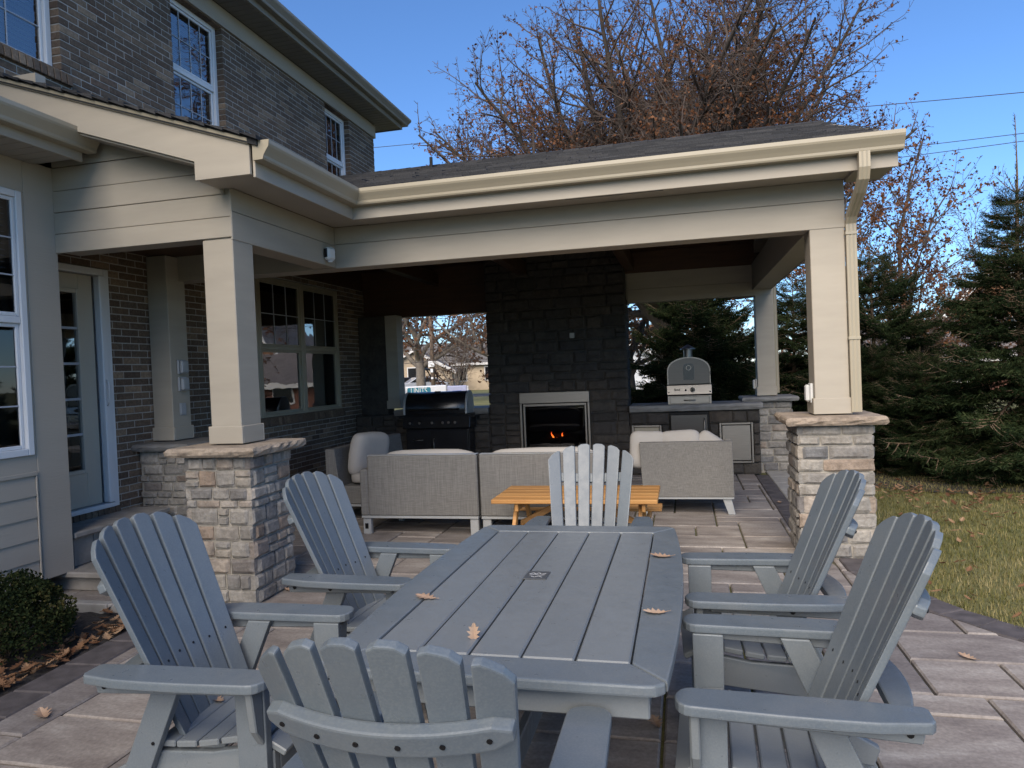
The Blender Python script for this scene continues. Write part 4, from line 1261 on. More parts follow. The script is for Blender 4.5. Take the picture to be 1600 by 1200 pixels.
def counter(name, label, x0, x1, ztop, holes, ct_x0, ct_x1, yb=11.05):
    o = thing(name, label, 'counter', ((x0 + x1) / 2, FYP, 0)); O = Vector(((x0 + x1) / 2, FYP, 0))
    L = lambda p: tuple(Vector(p) - O)
    cm = MB()
    us = sorted({x0, x1} | {h[0] for h in holes} | {h[1] for h in holes})
    for a, b in zip(us[:-1], us[1:]):
        z = 0.0
        for lo, hi in sorted((h[2], h[3]) for h in holes if h[0] < (a + b) / 2 < h[1]) + [(ztop, ztop)]:
            if lo > z: cm.sharp(L((a + .001, FYP + .03, z)), L((b - .001, FYP + .3, lo)))
            z = hi
    cm.sharp(L((x0, FYP + .301, 0)), L((x1, yb, ztop)))
    co = cm.build('counter_body', M['shaded_mortar'], o, fix=False)
    stone_face(x0, x1, 0, ztop, FYP, (1, -1), .06, M['stone_shaded'], co, O, holes, lo=.15, hi=.34, rlo=.085, rhi=.15, proud=.02)
    n = 16
    rngc = random.Random(2)
    V = []; F = []
    a0, a1, b0, b1 = ct_x0, ct_x1, FYP - .06, yb + .04
    prof = [(0, .012), (.03, 0), (.055, -.004), (.08, .004), (.09, .014)]
    for i in range(n + 1):
        x = a0 + (a1 - a0) * i / n
        for (dz, dy) in prof: V.append(L((x, b0 + dy + rngc.uniform(-.006, .006), ztop + .001 + dz)))
        V.append(L((x, b1, ztop + .091))); V.append(L((x, b1, ztop + .001)))
    m_ = len(prof) + 2
    for i in range(n):
        for k in range(m_): F.append((i * m_ + k, (i + 1) * m_ + k, (i + 1) * m_ + (k + 1) % m_, i * m_ + (k + 1) % m_))
    F.append(tuple(range(m_))[::-1]); F.append(tuple(range(n * m_, n * m_ + m_)))
    put('countertop', mesh_from('countertop', V, F, M['countertop']), o)
    return o, O, L
hr = [(-.745, -.325, .27, .725), (-.215, .34, .0, .90), (.47, .925, .165, .735)]
ko, KO, KL = counter('kitchen_counter', 'shaded stone outdoor kitchen counter with steel doors right of the fireplace', -.77, 1.02, .915, hr, -.768, 1.06)
def access(name, x0, x1, z0, z1, mat, lab=None):
    fr = MB()
    for (a, b, c_, d) in ((x0, x0 + .03, z0, z1), (x1 - .03, x1, z0, z1), (x0 + .0305, x1 - .0305, z0, z0 + .03), (x0 + .0305, x1 - .0305, z1 - .03, z1)):
        fr.box(KL((a, FYP - .035, c_)), KL((b, FYP + .03, d)), .004)
    f = fr.build(name, M['steel'], ko, fix=False)
    one('door_panel', M[mat], f, KL((x0 + .036, FYP - .028, z0 + .036)), KL((x1 - .036, FYP - .01, z1 - .036)), .006)
    return f
access('access_door', -.745, -.325, .27, .725, 'beige_trim')
access('access_door', .47, .925, .165, .735, 'steel')
fg = one('fridge', M['black'], ko, KL((-.213, FYP + .0, .02)), KL((.338, FYP + .29, .895)), .006)
one('fridge_door', M['steel_dark'], fg, KL((-.195, FYP - .04, .08)), KL((.32, FYP - .002, .865)), .008)
MB().tube([KL((.27, FYP - .042, .5)), KL((.27, FYP - .075, .52)), KL((.27, FYP - .075, .78)), KL((.27, FYP - .042, .8))], .009, 8).build('handle', M['steel'], fg, smooth=True)
go, GO, GL = counter('grill_counter', 'low shaded stone counter below the left opening behind the grill', -4.415, -2.885, .955, [], -4.41, -2.884)
bw = MB().sharp((-5.09, FYP + .03, 0), (-4.42, 11.0, .955)).build('side_pier', M['shaded_mortar'], None, fix=False)
bw.parent = go; bw.location = (-GO.x, -GO.y, 0)
stone_face(-5.09, -4.42, 0, .955, FYP, (1, -1), .06, M['stone_shaded'], go, GO, [], lo=.15, hi=.34, rlo=.085, rhi=.15, proud=.02)
pbox('wing_wall', 'stone_shaded', (-5.09, 10.63, .96), (-4.625, 10.87, 2.55))  # invented infill wall, coloured dark where the interior falls into shade
# ------------------------------------------------------------------ GRILL, PIZZA OVEN
g = thing('gas_grill', 'black gas barbecue grill with rounded hood standing before the left opening', 'grill', (-3.62, 10.05, 0))
b = MB()
b.box((-.50, .04, .06), (.50, .33, .76), .006)
cart = b.build('cart', M['black_metal'], g, fix=False)
for x0, x1, hx in ((-.485, -.10, -.15), (-.095, .485, -.04)):
    dd = one('door', M['black_metal'], cart, (x0, .012, .10), (x1, .039, .74), .006)
    if x0 < -.3:
        MB().tube([(x0 + .12, .008, .60), (x0 + .12, -.02, .60), (x0 + .26, -.02, .60), (x0 + .26, .008, .60)], .008, 8).build('handle', M['steel'], dd, smooth=True)
    else:
        MB().tube([(hx, .008, .45), (hx, -.02, .45), (hx, -.02, .62), (hx, .008, .62)], .008, 8).build('handle', M['steel'], dd, smooth=True)
cp = MB().prism([(-.53, -.02, .78), (-.53, .04, .765), (-.53, .33, .765), (-.53, .33, .955), (-.53, .03, .955)], (1.06, 0, 0)).build('control_panel', M['black_metal'], g, bevel=.006)
for x in (-.40, -.25, -.05, .12, .21, .31):
    k = MB().tube([(x, -.001, .865), (x, -.035, .86)], [.024, .02], 14).build('knob', M['black_metal'], g)
    MB().tube([(x, -.036, .86), (x, -.039, .86)], .0195, 14).build('knob_face', M['steel'], k)
prof = []
for i in range(15):
    t = i / 14
    a = math.pi * (1 - t * .86)
    prof.append((.18 + .215 * math.cos(a) * (1.0 if a > math.pi / 2 else .75), .985 + .335 * math.sin(a) ** .75))
prof.append((.34, .985))
hood = MB().prism([(-.47, y, z) for y, z in prof], (.94, 0, 0)).build('hood', M['black_metal'], g, bevel=.004)
hood.data.polygons.foreach_set('use_smooth', [len(p.vertices) == 4 for p in hood.data.polygons])
for sx in (-1, 1):
    x = sx * .471
    MB().prism([(x, .18 + (y - .18) * 1.02, .96 + (z - .96) * 1.02) for y, z in prof], (sx * .035, 0, 0)).build('hood_end', M['alu'], g, bevel=.006)
MB().tube([(-.40, -.075, 1.06), (.40, -.075, 1.06)], .013, 10).tube([(-.36, -.075, 1.06), (-.36, -.02, 1.07)], .009, 8).tube([(.36, -.075, 1.06), (.36, -.02, 1.07)], .009, 8).build('hood_handle', M['steel_dark'], g, smooth=False)
MB().box((-.045, .12, 1.315), (.045, .16, 1.327), .003).build('thermometer', M['steel'], g)
MB().box((-.53, .02, .956), (.53, .35, .982), .004).build('fire_box', M['black_metal'], g)
for sx in (-1, 1):
    MB().box((sx * .53, .02, .93), (sx * .60, .33, .955), .004).build('side_shelf', M['black_metal'], g)
for sx in (-1, 1):
    for y in (.09, .28): MB().tube([(sx * .44 - .012, y, .035), (sx * .44 + .012, y, .035)], .034, 12).build('caster', M['black'], g)

po = thing('pizza_oven', 'stainless countertop pizza oven with domed hood and capped chimney', 'pizza oven', (.08, 10.44, 1.006))
b = MB().box((-.305, 0, 0), (.305, .5, .125), .004)
base = b.build('base', M['steel'], po, fix=False)
dr = one('drawer', M['steel'], po, (-.275, -.014, .012), (.275, -.0005, .112), .005)
MB().tube([(-.075, -.016, .058), (-.06, -.04, .058), (.06, -.04, .058), (.075, -.016, .058)], .008, 8).build('handle', M['steel'], dr, smooth=True)
cpn = MB().prism([(-.312, -.012, .14), (-.312, .5, .14), (-.312, .5, .275), (-.312, .012, .275)], (.624, 0, 0)).build('control_panel', M['steel'], po, bevel=.004)
k = MB().tube([(.045, -.001, .205), (.045, -.045, .20)], [.035, .028], 18).build('knob', M['steel'], po)
MB().tube([(.045, -.046, .20), (.045, -.049, .20)], .018, 14).build('knob_face', M['lens'], k)
MB().tube([(-.05, .0, .205), (-.05, -.02, .203)], .012, 12).build('igniter', M['lens'], po)
for x in (-.285, .285): MB().tube([(x, -.004, .175), (x, -.012, .175)], .01, 10).build('bolt', M['lens'], po)
# lettering-like badge strokes on the panel
bd = MB()
for i, (x, w, h) in enumerate(((-.205, .012, .034), (-.188, .01, .022), (-.173, .01, .026), (-.158, .012, .02), (-.141, .012, .024))):
    bd.box((x, -.006, .196), (x + w, -.001, .196 + h), .001)
bd.build('badge', M['lens'], po, fix=False)
dome = []
for i in range(25):
    a = math.pi * i / 24
    dome.append((.30 * math.cos(a), .46 + .215 * max(0, math.sin(a)) ** .8))
hp = [(-.30, .285)] + [(x, z) for x, z in dome[::-1]] + [(.30, .285)]
body = MB().prism([(x, .02, z) for x, z in hp], (0, .48, 0)).build('hood', M['steel_dark'], po, bevel=.006)
band_ = MB()
for (x0, z0), (x1, z1) in zip(hp[1:-2], hp[2:-1]):
    pass
rim = MB()
V = []; F = []
for (x, z) in hp:
    cx, cz = x * .955, .285 + (z - .285) * .955
    V += [(x, .004, z), (x, .019, z), (cx, .004, cz), (cx, .019, cz)]
n = len(hp)
for i in range(n - 1):
    a, c_ = i * 4, (i + 1) * 4
    F += [(a, c_, c_ + 1, a + 1), (a + 2, a + 3, c_ + 3, c_ + 2), (a, a + 2, c_ + 2, c_), (a + 1, c_ + 1, c_ + 3, a + 3)]
rim.add(V, F).build('hood_rim', M['steel'], po)
door_p = [(x * .90, .285 + (z - .285) * .93) for x, z in hp]
dd = MB().prism([(x, .008, z + .004) for x, z in door_p], (0, .0115, 0)).build('oven_door', M['steel_dark'], po)
wnp = [(-.075, .35), (-.075, .53), (-.06, .565), (-.03, .583), (.03, .583), (.06, .565), (.075, .53), (.075, .35)]
MB().prism([(x, -.001, z) for x, z in wnp], (0, .008, 0)).build('oven_window', M['black_metal'], dd)
MB().tube([(0, -.0015, .52), (0, -.012, .52)], .036, 20).build('gauge', M['steel'], dd)
MB().tube([(0, -.0125, .52), (0, -.014, .52)], .029, 20).build('gauge_face', M['black_metal'], dd)
MB().tube([(.292, .0, .42), (.30, -.035, .42), (.30, -.035, .45), (.292, .0, .45)], .008, 8).build('latch', M['steel'], po, smooth=True)
MB().tube([(0, .2, .66), (0, .2, .785)], .062, 20).build('chimney', M['steel'], po, smooth=False)
MB().tube([(0, .2, .786), (0, .2, .80), (0, .2, .855)], [.108, .105, .012], 22).build('chimney_cap', M['steel'], po)

# ------------------------------------------------------------------ ADIRONDACK DINING CHAIRS
def make_chair(label):
    t = thing('adirondack_chair', label, 'chair')
    mt = M['lumber']
    th = R(23)
    base = Vector((0, -.425, .385)); d = Vector((0, -math.sin(th), math.cos(th))); n = Vector((0, math.cos(th), math.sin(th)))
    SLN = 6; LEN = .775
    us = [(-1 + (2 * i + 1) / SLN) for i in range(SLN)]
    def wid(s): return .205 + (.285 - .205) * s                # half width along the back
    def curve(u, s): return .055 * (u * u) * (.6 + .4 * s)
    def ptop(u): return LEN * (1 - .135 * abs(u) ** 2.3)
    for i, u in enumerate(us):
        hu = 1.0 / SLN
        pts = []
        rowsS = [0, .25, .5, .75]
        uL, uR = u - hu, u + hu
        def pos(uu, s, gap): return (uu * wid(s) + gap, s * LEN)
        gb, gt = .003, .0095
        left = [(uL * wid(s / LEN) + gb + (gt - gb) * s / LEN, s) for s in (0, LEN * .5, ptop(uL) - .006)]
        right = [(uR * wid(s / LEN) - gb - (gt - gb) * s / LEN, s) for s in (ptop(uR) - .006, LEN * .5, 0)]
        top = []
        for k in range(1, 4):
            uu = uL + (uR - uL) * k / 4
            xx = left[2][0] + (right[0][0] - left[2][0]) * k / 4
            top.append((xx, ptop(uu) + .004))
        poly = left + top + right
        # local frame of a flat slat, turned to follow the curve of the back
        x_c = u * wid(.5); yaw = math.atan(2 * .055 * u / wid(.6)) * .9
        V = []
        for side in (0, 1):
            for (x, s) in poly:
                off = curve(u, .5) + (x - u * wid(s / LEN)) * math.tan(yaw)
                P = base + d * s + Vector((1, 0, 0)) * x + n * (off + (.011 if side else -.011))
                V.append(P)
        m_ = len(poly)
        F = [tuple(range(m_))[::-1], tuple(range(m_, 2 * m_))] + [(k, (k + 1) % m_, m_ + (k + 1) % m_, m_ + k) for k in range(m_)]
        MB().add(V, F).build('back_slat', mt, t, bevel=.0045, seg=2)
    # upper curved brace behind the slats
    br = MB(); s = .565
    ring = []
    K = 14
    for k in range(K + 1):
        u = -1 + 2 * k / K
        hw = wid(s / LEN) * .97
        h = .029 * (1 - .55 * max(0, abs(u) - .9) / .1)
        c0 = base + d * s + Vector((1, 0, 0)) * (u * hw) + n * (curve(u, .6) - .0125)
        o = -n * .032
        ring.append([c0 - d * h, c0 + d * h, c0 + d * h + o, c0 - d * h + o])
    V = [p for r_ in ring for p in r_]
    F = [(k * 4 + j, (k + 1) * 4 + j, (k + 1) * 4 + (j + 1) % 4, k * 4 + (j + 1) % 4) for k in range(K) for j in range(4)] + [(0, 1, 2, 3), (K * 4 + 3, K * 4 + 2, K * 4 + 1, K * 4)]
    brace = MB().add(V, F).build('back_brace', mt, t, bevel=.006, seg=2)
    for u in us:
        c0 = base + d * s + Vector((1, 0, 0)) * (u * wid(s / LEN) * .97) + n * (curve(u, .6) - .0445)
        MB().tube([c0, c0 - n * .0025], .006, 8).build('screw', M['screw'], brace)
    for i, u in enumerate(us):
        sf_ = .255 if abs(u) < .4 else .245
        c0 = base + d * sf_ + Vector((1, 0, 0)) * (u * wid(sf_ / LEN)) + n * (curve(u, .5) + .0112)
        MB().tube([c0, c0 + n * .0015], .0048, 8).build('screw', M['screw'], t)
    # lower back rail: flat board at arm height with a bowed rear edge
    K = 12; prof = []
    for k in range(K + 1):
        x = -.245 + .49 * k / K; prof.append((x, -.605 - .045 * (1 - (x / .245) ** 2)))
    prof += [(.245, -.565), (-.245, -.565)]
    MB().prism([(x, y, .600) for x, y in prof], (0, 0, .030)).build('back_rail', mt, t, bevel=.006, seg=2)
    MB().box((-.235, -.50, .30), (.235, -.47, .385), .005).build('lower_rail', mt, t)
    for sx in (-1, 1):
        # arm: plan outline, rounded nose, bowed outer edge
        a = []
        for k in range(9):
            ang = math.pi * k / 8
            a.append((sx * (.308 - .060 * math.cos(ang)), -.045 + .045 * math.sin(ang)))
        outer = [(sx * (.366 + .012 * math.sin(math.pi * q)), -.05 - .57 * q) for q in (.2, .4, .6, .8)]
        tail = [(sx * .352, -.628), (sx * .335, -.64), (sx * .272, -.64), (sx * .258, -.63)]
        inner = [(sx * .250, -.45), (sx * .248, -.20)]
        MB().prism([(x, y, .634) for x, y in a + outer + tail + inner], (0, 0, .031)).build('arm', mt, t, bevel=.008, seg=3)
        x0, x1 = sorted((sx * .283, sx * .313))
        rail = MB().prism([(x0, -.095, .6335), (x0, -.625, .6335), (x0, -.615, .588), (x0, -.40, .596), (x0, -.095, .605)], (x1 - x0, 0, 0)).build('arm_rail', mt, t, bevel=.004)
        xo = sx * .3135
        for y in (-.585, -.40):
            MB().tube([(xo, y, .614), (xo + sx * .003, y, .614)], .009, 10).build('screw', M['screw'], rail)
        lx0, lx1 = sorted((sx * .248, sx * .2825))
        leg = MB().prism([(lx0, -.035, 0), (lx0, -.13, 0), (lx0, -.14, .633), (lx0, -.035, .633)], (lx1 - lx0, 0, 0)).build('front_leg', mt, t, bevel=.005, seg=2)
        for (y, z) in ((-.06, .60), (-.085, .60), (-.085, .40), (-.06, .34)):
            xx = sx * .283
            if y < -.08: continue
            MB().tube([(xx, y, z), (xx + sx * .0025, y, z)], .006, 8).build('screw', M['screw'], leg)
        MB().prism([(sx * .283, -.040, .633), (sx * .345, -.040, .633), (sx * .325, -.040, .50), (sx * .283, -.040, .44)], (0, -.026, 0)).build('arm_bracket', mt, t, bevel=.004)
        rl = MB().prism([(lx0, -.325, .633), (lx0, -.42, .633), (lx0, -.70, 0), (lx0, -.60, 0)], (lx1 - lx0, 0, 0)).build('rear_leg', mt, t, bevel=.005, seg=2)
        for (y, z) in ((-.44, .42), (-.62, .06)):
            MB().tube([(sx * .283, y, z), (sx * .2855, y, z)], .006, 8).build('screw', M['screw'], rl)
        sx0, sx1 = sorted((sx * .215, sx * .2475))
        MB().prism([(sx0, -.03, .30), (sx0, -.03, .405), (sx0, -.10, .412), (sx0, -.25, .385), (sx0, -.48, .375), (sx0, -.62, .30), (sx0, -.60, .24)], (sx1 - sx0, 0, 0)).build('seat_rail', mt, t, bevel=.004)
    MB().box((-.214, -.055, .30), (.214, -.03, .405), .005).build('front_apron', mt, t)
    prof = [(-.012, .405, -28), (-.088, .427, -4), (-.170, .418, 10), (-.252, .403, 9), (-.334, .394, 4), (-.412, .392, 0)]
    for (y, z, an) in prof:
        MB().box((-.248, -.037, -.011), (.248, .037, .011), .004).build('seat_slat', mt, t, loc=(0, y - .012, z + .010), rot=(R(an), 0, 0), fix=False)
    return t

CH = [  # label, tip-of-arms point, facing
    ('slate grey adirondack chair seen from behind at the near end of the dining table', (-.583, 1.90), 0.0, 0),
    ('slate grey adirondack chair at the near left of the dining table, nearest the shrub', (-1.285, 2.235), -90, 2),
    ('slate grey adirondack chair at the far left of the table before the left stone pier', (-1.20, 3.25), -90, -2),
    ('slate grey adirondack chair at the near right of the table, nearest the lawn', (-.045, 2.30), 90, -2),
    ('slate grey adirondack chair at the far right of the table before the right stone pier', (-.035, 3.165), 90, 2),
    ('pale lit adirondack chair at the far end of the table before the picnic table', (-.575, 3.72), 180, 0),
]
first = make_chair(CH[0][0])
first['group'] = 'adirondack chairs round the dining table'
index_kids()
for i, (lab, (x, y), face, dr_) in enumerate(CH):
    o = first if i == 0 else copy_tree(first)
    o['label'] = lab
    o.location = (x, y, .001)
    o.rotation_euler = (0, 0, R(face + dr_))

# ------------------------------------------------------------------ DINING TABLE
tb = thing('dining_table', 'long slate grey plank dining table with mitred border', 'table', (-.575, 2.815, 0))
L2, mt = .945, M['lumber']
zt0, zt1 = .708, .740
def hw(y): return .548 - .045 * (abs(y) / L2) ** 2
ip = .402                      # half width of the inner field
il = .80
for k in range(5):
    x0 = -ip + k * (2 * ip) / 5 + .003; x1 = -ip + (k + 1) * (2 * ip) / 5 - .003
    MB().box((x0, -il + .003, zt0), (x1, il - .003, zt1 - .001 + .0008 * (k % 2)), .005).build('table_plank', mt, tb, fix=False)
for sx in (-1, 1):
    pr = [(sx * ip, -il), (sx * ip, il)]
    outer = []
    for k in range(13):
        y = L2 * .965 - k * (2 * L2 * .965) / 12
        outer.append((sx * hw(y), y))
    # mitre line from inner corner to outer corner
    pts = [(sx * (ip + .003), il)] + outer + [(sx * (ip + .003), -il)]
    MB().prism([(x, y, zt0) for x, y in pts], (0, 0, zt1 - zt0)).build('border_board', mt, tb, bevel=.007, seg=2)
for sy in (-1, 1):
    c0 = hw(L2 * .965)
    pts = [(-ip, sy * (il + .003)), (-c0 + .004, sy * (L2 * .965 + .004)), (-c0 + .03, sy * (L2 - .004)), (-c0 + .06, sy * L2), (c0 - .06, sy * L2), (c0 - .03, sy * (L2 - .004)), (c0 - .004, sy * (L2 * .965 + .004)), (ip, sy * (il + .003))]
    MB().prism([(x, y, zt0) for x, y in pts], (0, 0, zt1 - zt0)).build('end_board', mt, tb, bevel=.007, seg=2)
for sx in (-1, 1): MB().box((sx * .42, -.86, .625), (sx * .455, .86, .707), .005).build('apron', mt, tb)
for sy in (-1, 1):
    MB().box((-.456, sy * .862, .625), (.456, sy * .897, .707), .005).build('apron', mt, tb)
    for sx in (-1, 1):
        lg = MB()
        xs = [(.0, .18), (.09, .175), (.28, .19), (.45, .225), (.6245, .26)]
        V = []
        for (z, xc) in xs: V += [(sx * (xc - .05), sy * .64 - .018, z), (sx * (xc + .05), sy * .64 - .018, z), (sx * (xc + .05), sy * .64 + .018, z), (sx * (xc - .05), sy * .64 + .018, z)]
        n = len(xs)
        F = [(i * 4 + j, i * 4 + (j + 1) % 4, (i + 1) * 4 + (j + 1) % 4, (i + 1) * 4 + j) for i in range(n - 1) for j in range(4)] + [(3, 2, 1, 0), tuple(range(4 * n - 4, 4 * n))]
        lo = lg.add(V, F).build('leg', mt, tb, bevel=.005, seg=2)
        for z in (.52, .43):
            MB().tube([(sx * .235, sy * .64 - .0185, z), (sx * .235, sy * .64 - .0215, z)], .010, 12).build('bolt', M['screw'], lo)
    MB().box((-.36, sy * .64 + .019, .55), (.36, sy * .64 + .054, .6245), .005).build('cross_bar', mt, tb)
    MB().box((-.34, sy * .64 - .055, .0), (.34, sy * .64 - .019, .085), .012).build('foot', mt, tb)
MB().box((-.055, -.60, .20), (-.02, .60, .30), .006).build('stretcher', mt, tb)
M['cover'] = simple('cover_plate', (.075, .08, .085), .45, var=.08)
# umbrella-hole cover with a pale emblem
cvx, cvy = -.035, .012
cov = MB().box((cvx - .047, cvy - .055, zt1 - .0005), (cvx + .047, cvy + .055, zt1 + .003), .002).build('hole_cover', M['cover'], tb)
em = MB(); er = random.Random(8)
for (x0, y0, x1, y1) in ((-.034, .012, -.018, .030), (-.018, .030, -.008, .014), (-.008, .014, .004, .032), (.004, .032, .016, .012), (.016, .012, .034, .026), (-.030, -.004, -.010, .006), (-.010, .006, .012, -.004), (.012, -.004, .032, .006), (-.022, -.018, -.006, -.028), (-.006, -.028, .010, -.016), (.010, -.016, .026, -.028)):
    a = Vector((cvx + x0, cvy + y0, zt1 + .0032)); c_ = Vector((cvx + x1, cvy + y1, zt1 + .0032)); nn = Vector((-(c_ - a).y, (c_ - a).x, 0)).normalized() * .0022
    em.add([a - nn, c_ - nn, c_ + nn, a + nn], [(0, 1, 2, 3)])
em.build('emblem', M['plastic_white'], tb, fix=False)

# ------------------------------------------------------------------ CHILD-SIZE PICNIC TABLE
pt = thing('picnic_table', 'small honey-coloured cedar picnic table behind the far chair', 'picnic table', (-.91, 6.03, 0))
cd = M['cedar']
for k in range(5):
    y0 = -.36 + k * .145
    MB().box((-.68, y0, .485), (.68, y0 + .128, .52), .005).build('table_board', cd, pt, fix=False)
for sy in (-1, 1):
    for j in range(2):
        y0 = sy * (.50 + .125 * j)
        MB().box((-.68, y0, .255), (.68, y0 + sy * .115, .285), .005).build('bench_board', cd, pt)
for sx in (-1, 1):
    x = sx * .52
    for sy in (-1, 1):
        MB().prism([(x, sy * .10, .4845), (x, sy * .18, .4845), (x, sy * .52, 0), (x, sy * .44, 0)], (.032, 0, 0)).build('leg', cd, pt, bevel=.004)
    MB().box((x + .033, -.33, .415), (x + .063, .33, .4845), .005).build('top_cleat', cd, pt)
    MB().box((x + .033, -.70, .19), (x + .063, .70, .2545), .005).build('bench_bearer', cd, pt)
    pz = [(x - sx * .0, .45), (x - sx * .40, .4845)]
    MB().prism([(x - sx * .005, -.02, .20), (x - sx * .005, -.02, .275), (x - sx * .42, -.02, .4845), (x - sx * .50, -.02, .4845)], (0, .032, 0)).build('brace', cd, pt, bevel=.004)

# ------------------------------------------------------------------ SOFAS
def frame_box(mb, x0, x1, y0, y1, z0, z1, c=.012): mb.box((x0, y0, z0), (x1, y1, z1), c)
def sofa_module(name, label, x, y, w, left_arm, group):
    o = thing(name, label, 'sofa', (x, y, 0), 0, group)
    b = MB(); b.box((-w / 2 + (.085 if left_arm else 0), 0, .19), (w / 2, .10, .79), .012); b.build('back_panel', M['weave'], o, fix=False)
    b = MB(); b.box((-w / 2, .101 if left_arm else .101, .19), (w / 2, .86, .36), .012); b.build('base', M['weave'], o, fix=False)
    if left_arm:
        MB().box((-w / 2, 0, .19), (-w / 2 + .0845, .86, .655), .012).build('arm_panel', M['weave'], o, fix=False)
    MB().box((-w / 2 + .004, .004, .165), (w / 2 - .004, .85, .1895), .003).build('base_frame', M['alu'], o, fix=False)
    MB().box((-w / 2 + (.088 if left_arm else .003), .003, .7905), (w / 2 - .003, .097, .797), .003).build('top_trim', M['alu'], o, fix=False)
    for sx in (-1, 1):
        for yy in (.02, .78):
            lgo = MB().box((sx * (w / 2 - .01), yy, 0), (sx * (w / 2 - .095), yy + .055, .1645), .006).build('leg', M['alu'], o, fix=False)
    if left_arm:
        MB().box((-w / 2 + .032, .0175, .055), (-w / 2 + .068, .0195, .11), .001).build('leg_badge', M['screw'], o)
    return o
sofa_module('sofa_section', 'left grey woven sofa section with stepped arm, back turned to the table', -2.585, 6.56, 1.235, True, 'sections of the grey woven sofa')
sofa_module('sofa_section', 'middle grey woven sofa section behind the small picnic table', -1.345, 6.56, 1.20, False, 'sections of the grey woven sofa')
# end section along the house wall, seen from its open end
e = thing('sofa_section', 'grey woven sofa section along the brick wall, its slanted end showing', 'sofa', (-3.83, 7.15, 0), 0, 'sections of the grey woven sofa')
MB().prism([(-.06, 0, .19), (.12, 0, .19), (.05, 0, .80), (-.06, 0, .80)], (0, 1.9, 0)).build('back_panel', M['weave'], e, bevel=.01, seg=2)
MB().box((.1205, .001, .19), (.84, 1.9, .39), .012).build('base', M['weave'], e, fix=False)
MB().box((-.055, .004, .165), (.835, 1.89, .1895), .003).build('base_frame', M['alu'], e, fix=False)
for xx in (0, .76):
    for yy in (.05, 1.8): MB().box((xx, yy, 0), (xx + .055, yy + .06, .1645), .005).build('leg', M['alu'], e, fix=False)
# armchair by the fire
a = thing('armchair', 'grey woven low armchair with white pillows, back turned, on splayed feet', 'armchair', (0, 7.62, 0))
MB().prism([(-.455, 0, .185), (.475, 0, .185), (.475, .07, .76), (-.485, .07, .76)], (0, .09, 0)).build('back_panel', M['weave'], a, bevel=.012, seg=2)
MB().box((-.455, .161, .185), (.475, .86, .36), .012).build('base', M['weave'], a, fix=False)
MB().prism([(.40, .161, .361), (.40, .80, .361), (.40, .80, .60), (.40, .168, .78)], (.076, 0, 0)).build('arm_panel', M['weave'], a, bevel=.012, seg=2)
MB().prism([(-.455, .161, .361), (-.455, .80, .361), (-.455, .80, .60), (-.455, .168, .755)], (.076, 0, 0)).build('arm_panel', M['weave'], a, bevel=.012, seg=2)
MB().box((-.45, .004, .165), (.47, .85, .1845), .003).build('base_frame', M['alu'], a, fix=False)
for sx in (-1, 1):
    for yy in (.03, .76):
        x = sx * .40
        MB().prism([(x - .045, yy, .1645), (x + .045, yy, .1645), (x + .035 + sx * .045, yy, 0), (x - .035 + sx * .045, yy, 0)], (0, .05, 0)).build('leg', M['alu'], a, bevel=.003)

def pillow(label, loc, dims, rot, group=None, wob=.02, seed=0, name='cushion', puff=2.6):
    """soft box: super-ellipsoid with creases"""
    me_v = []; nu, nv = 28, 16
    a, b, c = [d / 2 for d in dims]
    for i in range(nu):
        t = 2 * math.pi * i / nu
        for j in range(nv + 1):
            p = -math.pi / 2 + math.pi * j / nv
            def sp(v, e): return math.copysign(abs(v) ** e, v)
            e1, e2 = .45, .38
            x = a * sp(math.cos(p), e1) * sp(math.cos(t), e2); y = b * sp(math.sin(p), .75); z = c * sp(math.cos(p), e1) * sp(math.sin(t), e2)
            q = Vector((x, y, z)); nz = mnoise.noise(q * 6 + Vector((seed * 7.3, 0, 0))) * wob + mnoise.noise(q * 15 + Vector((0, seed * 3.1, 0))) * wob * .35
            edge = abs(math.cos(p)) ** 3
            me_v.append((x * (1 + nz), y * (1 + nz * 2.5), z * (1 + nz * 1.6)))
    F = [(i * (nv + 1) + j, ((i + 1) % nu) * (nv + 1) + j, ((i + 1) % nu) * (nv + 1) + j + 1, i * (nv + 1) + j + 1) for i in range(nu) for j in range(nv)]
    o = put(name, mesh_from(name, me_v, F, M['cushion'], True), None, loc, rot)
    bmm = bmesh.new(); bmm.from_mesh(o.data); bmesh.ops.remove_doubles(bmm, verts=bmm.verts, dist=1e-4); bmesh.ops.recalc_face_normals(bmm, faces=bmm.faces); bmm.to_mesh(o.data); bmm.free()
    o.data.polygons.foreach_set('use_smooth', [True] * len(o.data.polygons))
    return tag(o, label, 'cushion', group)
CG = 'pale loose cushions on the sofas'
pillow('pale back cushion leaning at the left end of the sofa along the brick wall', (-3.55, 7.55, .70), (.66, .20, .50), (R(10), R(4), R(82)), CG, seed=1)
pillow('pale seat cushion of the sofa section along the brick wall', (-3.36, 7.88, .46), (.74, 1.4, .15), (0, 0, 0), CG, .01, 2)
pillow('long pale back cushion showing above the left sofa section', (-2.52, 6.76, .590), (1.04, .19, .47), (R(-10), R(0), 0), CG, .03, 3)
pillow('long pale back cushion showing above the middle sofa section', (-1.36, 6.76, .597), (1.12, .19, .46), (R(-10), R(-.5), 0), CG, .03, 4)
pillow('pale seat cushion on the left sofa section', (-2.5, 7.08, .44), (1.02, .55, .15), (0, 0, 0), CG, .01, 5)
pillow('pale seat cushion on the middle sofa section', (-1.345, 7.08, .44), (1.16, .55, .15), (0, 0, 0), CG, .01, 6)
pillow('pale pillow bulging past the left side of the armchair back', (-.40, 7.86, .66), (.40, .17, .42), (R(-8), R(3), R(8)), CG, .035, 7)
